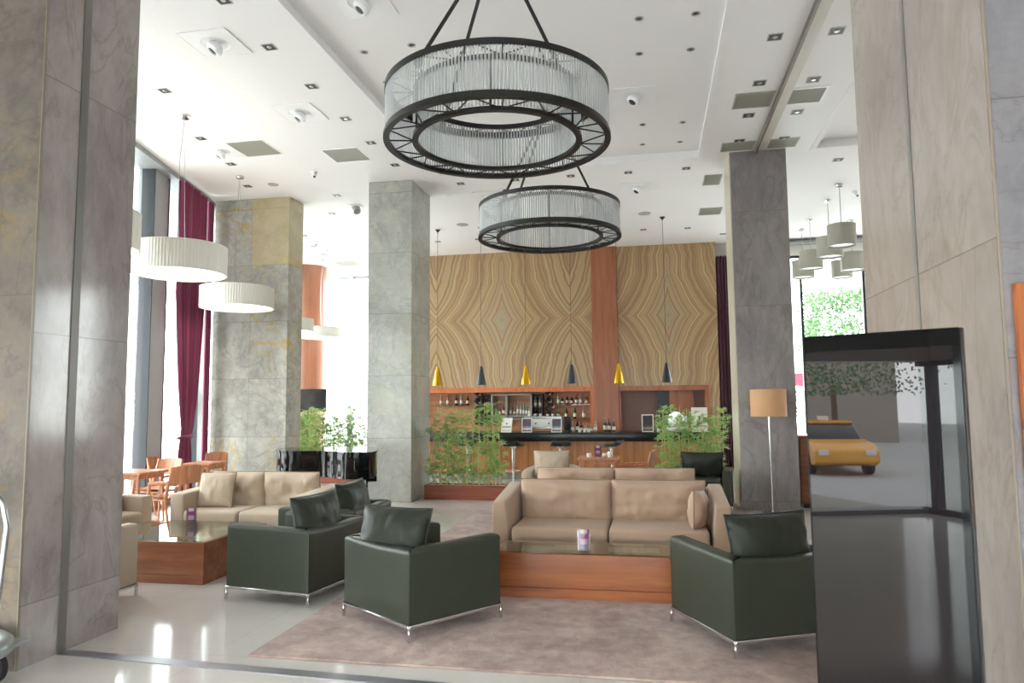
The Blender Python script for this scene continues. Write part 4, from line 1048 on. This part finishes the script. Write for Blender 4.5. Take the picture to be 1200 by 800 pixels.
# ------------------------------------------------------------------ ceiling fittings
def downlight_proto():
    t = empty('downlight', (0, 0, 0), 0, 'x', 'downlight')
    b = MB(); s = .062; e = .01
    for q in (-1, 1): b.b2(-s, s, q*s-e/2, q*s+e/2, -.006, 0); b.b2(q*s-e/2, q*s+e/2, -s, s, -.006, 0)
    b.build('bezel', M['ventd'], t)
    MB().b2(-s+.004, s-.004, -s+.004, s-.004, -.004, 0).build('housing', M['dark'], t)
    MB().lathe([(0, -.012), (.02, -.012), (.026, -.004)], n=16).build('bulb', M['steel'], t)
    return t
dproto = None
def downlight(x, y, label, group, z=CZ, sc=1.):
    global dproto
    if dproto is None: dproto = downlight_proto(); o = dproto
    else: o = dup(dproto)
    o.location = (x, y, z); o['label'] = label; o['group'] = group; o.scale = (sc, sc, 1)
    return o
def drow(pts, desc, group, z=CZ, sc=1.0):
    for i, (x, y) in enumerate(pts): downlight(x, y, 'small square dark downlight, %s %s' % (ORD[i], desc), group, z, sc)
drow([(-3.88, 5.88), (-3.92, 6.79), (-3.92, 7.77), (-3.93, 8.78), (-3.94, 9.69), (-3.94, 10.7)], 'of the row along the ceiling tray at left', 'downlights left of the tray')
drow([(-5.71, 7.51), (-6.24, 9.01), (-6.45, 10.1), (-6.83, 11.21)], 'nearest of the row above the white drum pendants', 'downlights near the window')
drow([(-5.56, 12.08), (-6.19, 13.22)], 'nearest between the two far columns', 'downlights between the columns')
drow([(-7.61, 14.85), (-7.91, 15.88), (-8.15, 16.84)], 'nearest above the round veneer column', 'downlights by the round column')
drow([(-3.17, 11.88), (-2.2, 11.88), (-1.25, 11.87), (-.29, 11.9), (.65, 11.89)], 'from the left beyond the far edge of the tray', 'downlights beyond the tray')
drow([(1.37, 7.69), (1.37, 8.81), (1.37, 9.81), (1.36, 10.78)], 'nearest left of the partition track', 'downlights left of the track', sc=1.15)
drow([(1.98, 7.69), (1.99, 8.85), (1.99, 9.83), (1.99, 10.81), (3.01, 11.98)], 'nearest right of the partition track', 'downlights right of the track', sc=1.15)
drow([(-4.86, 16.12), (-3.88, 16.08), (-.09, 16.02), (.87, 16.09), (1.69, 16.85)], 'from the left in front of the onyx wall', 'downlights before the onyx')
def spot_proto():
    t = empty('spot_dot', (0, 0, 0), 0, 'x', 'spotlight')
    MB().lathe([(.045, -.001), (.045, -.006), (.03, -.008), (.026, -.001)], n=20, closed=True).build('bezel', M['steel'], t)
    MB().lathe([(0, -.003), (.026, -.003), (.026, -.0005), (0, -.0005)], n=16).build('lens', M['dark'], t)
    return t
sp = None
for i, (x, y, lab) in enumerate(((-3.07, 7.33, 'left of the near chandelier cables'), (-2.5, 7.29, 'beside the left cable of the near chandelier'), (-3.1, 8.1, 'in the left corner behind the near chandelier'),
    (-.03, 7.25, 'nearest in the middle right of the tray'), (-.04, 8.01, 'just before the square spotlight plate of the tray'), (.54, 7.27, 'nearest along the right edge of the tray'), (.53, 8.03, 'second along the right edge of the tray'),
    (-.03, 10.15, 'left of the pair behind the square plate'), (.53, 10.18, 'right of the pair behind the square plate'), (-.04, 10.95, 'left, close to the tray far edge'), (.52, 10.96, 'right, close to the tray far edge'))):
    if sp is None: sp = spot_proto(); o = sp
    else: o = dup(sp)
    o.location = (x, y, CZ+.12); o['label'] = 'tiny round spotlight in the ceiling tray, ' + lab; o['group'] = 'tiny spotlights in the tray'
def gimbal_proto():
    t = empty('gimbal_spotlight', (0, 0, 0), 0, 'x', 'spotlight')
    b = MB(); s = .27
    bmx = bmesh.new(); n = 32; inner = []; outer = []
    for k in range(n):
        a = 2*PI*k/n; c_, s_ = math.cos(a), math.sin(a); m = max(abs(c_), abs(s_)); inner.append(bmx.verts.new((.15*c_, .15*s_, -.012))); outer.append(bmx.verts.new((s*c_/m, s*s_/m, -.012)))
    for k in range(n): bmx.faces.new((inner[k], inner[(k+1) % n], outer[(k+1) % n], outer[k]))
    b.add(bmx)
    for q in (-1, 1): b.b2(-s, s, q*s-.006, q*s+.006, -.014, -.0005); b.b2(q*s-.006, q*s+.006, -s, s, -.014, -.0005)
    b.build('plate', M['white'], t)
    MB().lathe([(.15, -.012), (.135, -.003), (0, -.0015)], n=32).build('bowl', M['white'], t)
    MX = Matrix.Translation((.0, 0, -.055)) @ Matrix.Rotation(R(30), 4, 'Y') @ Matrix.Rotation(R(-20), 4, 'X')
    b = MB(); b.lathe([(0, .05), (.06, .045), (.085, .0), (.085, -.03), (.06, -.055), (.052, -.055), (.05, -.04), (0, -.035)], n=24, M=MX); b.build('spot_head', M['white'], t)
    MB().lathe([(0, -.0405), (.048, -.0405), (.048, -.039)], n=20, M=MX).build('lens', M['dark'], t)
    return t
gp = None
for (x, y, z, lab) in ((-4.43, 6.6, CZ, 'nearest, left of the ceiling tray'), (-4.43, 8.47, CZ, 'second, left of the ceiling tray'), (-6.27, 9.54, CZ, 'beside the grille above the white drum pendants'), (-2.69, 6.37, CZ+.12, 'inside the tray at the top edge of the photo'),
                       (-.13, 9.14, CZ+.12, 'inside the tray right of the near chandelier'), (-.16, 12.76, CZ, 'above the onyx wall, beyond the tray'), (-2.85, 12.7, CZ, 'behind the cables of the far chandelier'), (-7.83, 16.5, CZ, 'before the round veneer column'), (2.86, 9.3, CZ+.12, 'in the right-hand tray by the near right column')):
    if gp is None: gp = gimbal_proto(); o = gp
    else: o = dup(gp)
    o.location = (x, y, z); o['label'] = 'white square plate with swivel spotlight, ' + lab; o['group'] = 'square swivel spotlights'
def vent(x, y, w, d, label, trim=False, slats=16):
    t = empty('air_grille', (x, y, CZ), 0, label, 'air grille', 'square air grilles')
    b = MB(); e = .018 if not trim else .03; w /= 2; d /= 2; zz = -.010
    for q in (-1, 1): b.b2(-w-e, w+e, q*(d+e/2)-e/2, q*(d+e/2)+e/2, zz, 0); b.b2(q*(w+e/2)-e/2, q*(w+e/2)+e/2, -d, d, zz, 0)
    b.build('frame', M['white'] if (trim or x < 0) else M['ventd'], t)
    b = MB(); b.b2(-w, w, -d, d, -.003, 0)
    for k in range(slats):
        yy = -d+2*d*(k+.5)/slats; b.box((0, yy, -.005), (2*w, 2*d/slats*.55, .002), M=None)
    b.build('louvre', M['vent'], t)
vent(-5.72, 9.54, .58, .60, 'grey square air grille beside the swivel spotlight near the window')
vent(-4.5, 10.1, .56, .56, 'grey square air grille above the grey-green column')
vent(1.36, 9.31, .44, .44, 'pale air grille left of the partition track, nearest')
vent(1.99, 9.31, .42, .44, 'air grille with bright white frame right of the partition track', True)
vent(1.36, 11.0, .44, .34, 'pale air grille left of the track against the lamp column')
vent(1.99, 11.0, .42, .34, 'pale air grille right of the track against the lamp column')
vent(1.12, 12.62, .26, .55, 'narrow air grille left of the lamp column')
vent(1.25, 14.74, .40, .5, 'small air grille above the right end of the onyx wall')
vent(-8.0, 18.1, .6, .75, 'dark grey air grille next to the round veneer column')
for (x, y, r, lab) in ((-6.35, 11.22, .09, 'above the ochre-veined column'), (-.05, 14.62, .13, 'above the narrow onyx panel'), (-3.88, 14.68, .13, 'above the wide onyx panel'), (-8.0, 16.75, .12, 'by the far swivel spotlight')):
    o = MB().lathe([(0, -.012), (r*.9, -.012), (r, -.004), (r, 0), (0, 0)], n=32).build('ceiling_speaker', M['ventd']); o.location = (x, y, CZ)
    tag(o, 'round flat ceiling speaker ' + lab, 'speaker', 'round ceiling speakers')
def dome(x, y, lab):
    t = empty('security_camera', (x, y, CZ), 0, 'small white dome camera on the ceiling ' + lab, 'camera', 'ceiling cameras')
    MB().lathe([(0, -.03), (.05, -.03), (.055, 0), (0, 0)], n=24).build('mount', M['white'], t)
    MB().cyl((0, 0, -.03), (.03, -.05, -.10), .035, .028, n=20).build('camera_head', M['white'], t)
    MB().cyl((.03, -.05, -.10), (.032, -.053, -.106), .02, n=16).build('lens', M['dark'], t)
dome(-5.35, 10.74, 'left of the grey-green column'); dome(-7.6, 15.4, 'between the far columns'); dome(3.75, 13.9, 'among the grey drum pendants')
t = empty('swivel_floodlight', (-5.55, 12.84, CZ), 0, 'chrome and white swivel floodlight left of the grey-green column', 'spotlight')
MB().lathe([(0, -.02), (.16, -.02), (.18, 0), (0, 0)], n=32).build('mount', M['white'], t); MB().cyl((.02, 0, -.02), (.08, -.05, -.12), .09, .07, n=24).build('lamp_head', M['steel'], t)

# ------------------------------------------------------------------ outside: tree, banner, taxis
def tree(loc, w, h, z0, label, seedv, nl=9500, flat=True):
    rnd = random.Random(seedv); t = empty('street_tree', loc, 0, label, 'tree')
    MB().tube([(0, 0, -.12), (.05, 0, z0*.6), (0, 0, z0+.4)], [.16, .12, .09], 10).build('trunk', M['bark'], t)
    b = MB(); bm = b.bm
    for i in range(nl):
        p = Vector((rnd.uniform(-1, 1), rnd.uniform(-1, 1), rnd.uniform(-1, 1)))
        m = max(abs(p.x), abs(p.y), abs(p.z)) if flat else p.length
        if m < .6 and rnd.random() < .8: continue
        c = Vector((p.x*w/2, p.y*w/2.4, z0+h/2+p.z*h/2)); n_ = noise.noise(c*.9)
        if n_ < -.32: continue
        a = Vector((rnd.gauss(0, 1), rnd.gauss(0, 1), rnd.gauss(0, 1))).normalized()*.075; c2 = a.cross(Vector((rnd.random(), rnd.random(), rnd.random()))).normalized()*.045
        bm.faces.new([bm.verts.new(q) for q in (c-a, c+c2, c+a, c-c2)])
    b.build('foliage', M['treeleaf'], t, 'raw')
tree((7.3, 29.5, 0), 3.0, 3.9, 1.9, 'trimmed leafy tree outside the windows above the black display', 3)
tree((4.2, 27, 0), 1.5, 1.6, .5, 'low leafy bush outside between the lamp column and the display', 4, 1500)
tree((-19, -15, -.4), 6, 4.5, 2.2, 'street tree behind the viewpoint, mirrored in the display', 6, 3500, False)
tree((-14, -21, -.4), 6, 4.5, 2.2, 'second street tree mirrored in the display', 7, 3500, False)
t = empty('street_banner', (0, 0, 0), 0, 'red banner outside the window beside the lamp column', 'banner')
MB().b2(3.6, 5.5, 26, 26.05, 2.1, 2.55).build('cloth', M['redbanner'], t)
for X in (3.65, 5.45): MB().cyl((X, 26.02, -.12), (X, 26.02, 2.6), .03).build('post', M['steel'], t)
t = empty('street_building', (-37, -30, -.5), R(38), 'brown and cream building across the street, mirrored in the display', 'building')
MB().b2(-14, 14, -3, 3, 0, 14).build('facade', plain('facade_cream', '#a39b90', .8, var=.1, scale=.4), t)
for ix in range(9):
    for iz in range(3):
        x = -12.4+ix*3.1; z = 1.0+iz*4; w_ = MB().b2(x-1.0, x+1.0, 2.96, 3.05, z, z+2.4).build('window', M['carglass'], t)
        MB().b2(x-1.1, x+1.1, 3.0, 3.16, z-.14, z).build('sill', M['offwhite'], w_)
MB().b2(-14, 14, 3, 4.6, 3.7, 3.85).build('awning', M['redbanner'], t)
def taxi(loc, rz, label, first=[None]):
    if first[0] is not None: return dup(first[0], loc, rz, label)
    t = empty('taxi', loc, rz, label, 'car', 'yellow taxis in the street'); first[0] = t
    side = [(-2.2, .35), (-2.25, .7), (-2.1, .92), (-1.5, .98), (-.9, 1.02), (.95, 1.0), (1.9, .88), (2.22, .7), (2.25, .38), (2.0, .28), (-2.0, .28)]
    MX = Matrix.Rotation(R(90), 4, 'X')
    MB().prism(side, -.86, .86, .07, MX, 3).build('body', M['taxi'], t)
    cab = [(-1.75, .95), (-1.35, 1.40), (-.3, 1.47), (.45, 1.40), (1.15, .97)]
    MB().prism(cab, -.72, .72, .05, MX, 3).build('windows', M['carglass'], t)
    MB().b2(-1.3, .4, -.70, .70, 1.40, 1.485, .03, 3).build('roof', M['taxi'], t)
    MB().b2(-.35, .05, -.12, .12, 1.49, 1.62, .02, 2).build('roof_sign', M['paper'], t)
    for x in (-1.35, 1.4):
        for s in (-1, 1):
            wv_ = MB().cyl((x, s*.68, .32), (x, s*.88, .32), .32, n=28).build('wheel', M['rubber'], t); MB().cyl((x, s*.87, .32), (x, s*.892, .32), .19, n=20).build('hubcap', M['steel'], wv_)
    for s in (-1, 1):
        MB().b2(2.18, 2.26, s*.62-.14, s*.62+.14, .58, .74, .02, 2).build('headlight', M['porcelain'], t); MB().b2(-2.27, -2.2, s*.66-.1, s*.66+.1, .62, .8, .02, 2).build('tail_light', M['redb'], t)
    return t
taxi((-14.5, -10.4, -.5), R(28), 'yellow taxi in the street, mirrored in the middle of the black display')
taxi((-9.0, -14.2, -.5), R(205), 'yellow taxi in the street, mirrored at the right of the black display')

# ------------------------------------------------------------------ light
world = bpy.data.worlds.new('world'); bpy.context.scene.world = world; world.use_nodes = True
wn = world.node_tree; bg = wn.nodes['Background']
tc = wn.nodes.new('ShaderNodeTexCoord'); sx = wn.nodes.new('ShaderNodeSeparateXYZ'); wn.links.new(tc.outputs['Generated'], sx.inputs[0])
rp = wn.nodes.new('ShaderNodeValToRGB'); wn.links.new(sx.outputs[2], rp.inputs[0])
rp.color_ramp.elements[0].position = 0; rp.color_ramp.elements[0].color = (.97, .98, 1, 1); rp.color_ramp.elements[1].position = 1; rp.color_ramp.elements[1].color = (.85, .92, 1, 1)
wn.links.new(rp.outputs[0], bg.inputs[0]); bg.inputs[1].default_value = 6.0
def portal(name, c, sxy, rot):
    l = bpy.data.lights.new(name, 'AREA'); l.shape = 'RECTANGLE'; l.size, l.size_y = sxy; l.cycles.is_portal = True
    o = bpy.data.objects.new(name, l); COL.objects.link(o); o.location = c; o.rotation_euler = rot
m0, m1 = wpt(YF), wpt(YB); Lw = (m1-m0).length
portal('portal_window_side', (m0+m1)/2+WN*(-.55)+Vector((0, 0, 2.7)), (Lw, 5.3), (R(90), 0, WROT+R(180)))
portal('portal_window_far', (-7.9, YB+.2, 2.7), (5.2, 5.3), (R(90), 0, R(180)+R(0)))
portal('portal_window_right', (6.1, 18.2, 2.9), (7.6, 4.3), (R(90), 0, R(180)))
portal('portal_entrance', (-.2, YF-.2, 1.3), (8.6, 2.5), (R(90), 0, 0))

# ------------------------------------------------------------------ camera
f, yaw, pitch, roll = 844.9, .19016, .085723, -.009131
fw = Vector((-math.sin(yaw)*math.cos(pitch), math.cos(yaw)*math.cos(pitch), math.sin(pitch)))
r0 = Vector((math.cos(yaw), math.sin(yaw), 0)); u0 = r0.cross(fw)
r2 = math.cos(roll)*r0+math.sin(roll)*u0; u2 = -math.sin(roll)*r0+math.cos(roll)*u0
cam = bpy.data.cameras.new('camera'); co_ = bpy.data.objects.new('camera', cam); COL.objects.link(co_)
cam.sensor_width = 36; cam.lens = f/1200*36; cam.clip_start = .05
mw = Matrix.Identity(4)
for i in range(3): mw[i][0] = r2[i]; mw[i][1] = u2[i]; mw[i][2] = -fw[i]
mw.translation = (0, 0, 1.6); co_.matrix_world = mw
cam.dof.use_dof = True; cam.dof.focus_distance = 7.5; cam.dof.aperture_fstop = 2.8
S = bpy.context.scene; S.camera = co_
S.view_settings.view_transform = 'Standard'; S.view_settings.look = 'None'; S.view_settings.gamma = 1; S.view_settings.use_curve_mapping = False
S.view_settings.exposure = 1.55
S.cycles.max_bounces = 10; S.cycles.diffuse_bounces = 6; S.cycles.glossy_bounces = 5; S.cycles.transparent_max_bounces = 24; S.cycles.transmission_bounces = 6
S.cycles.use_denoising = True; S.cycles.sample_clamp_indirect = 8; S.cycles.caustics_reflective = False; S.cycles.caustics_refractive = False
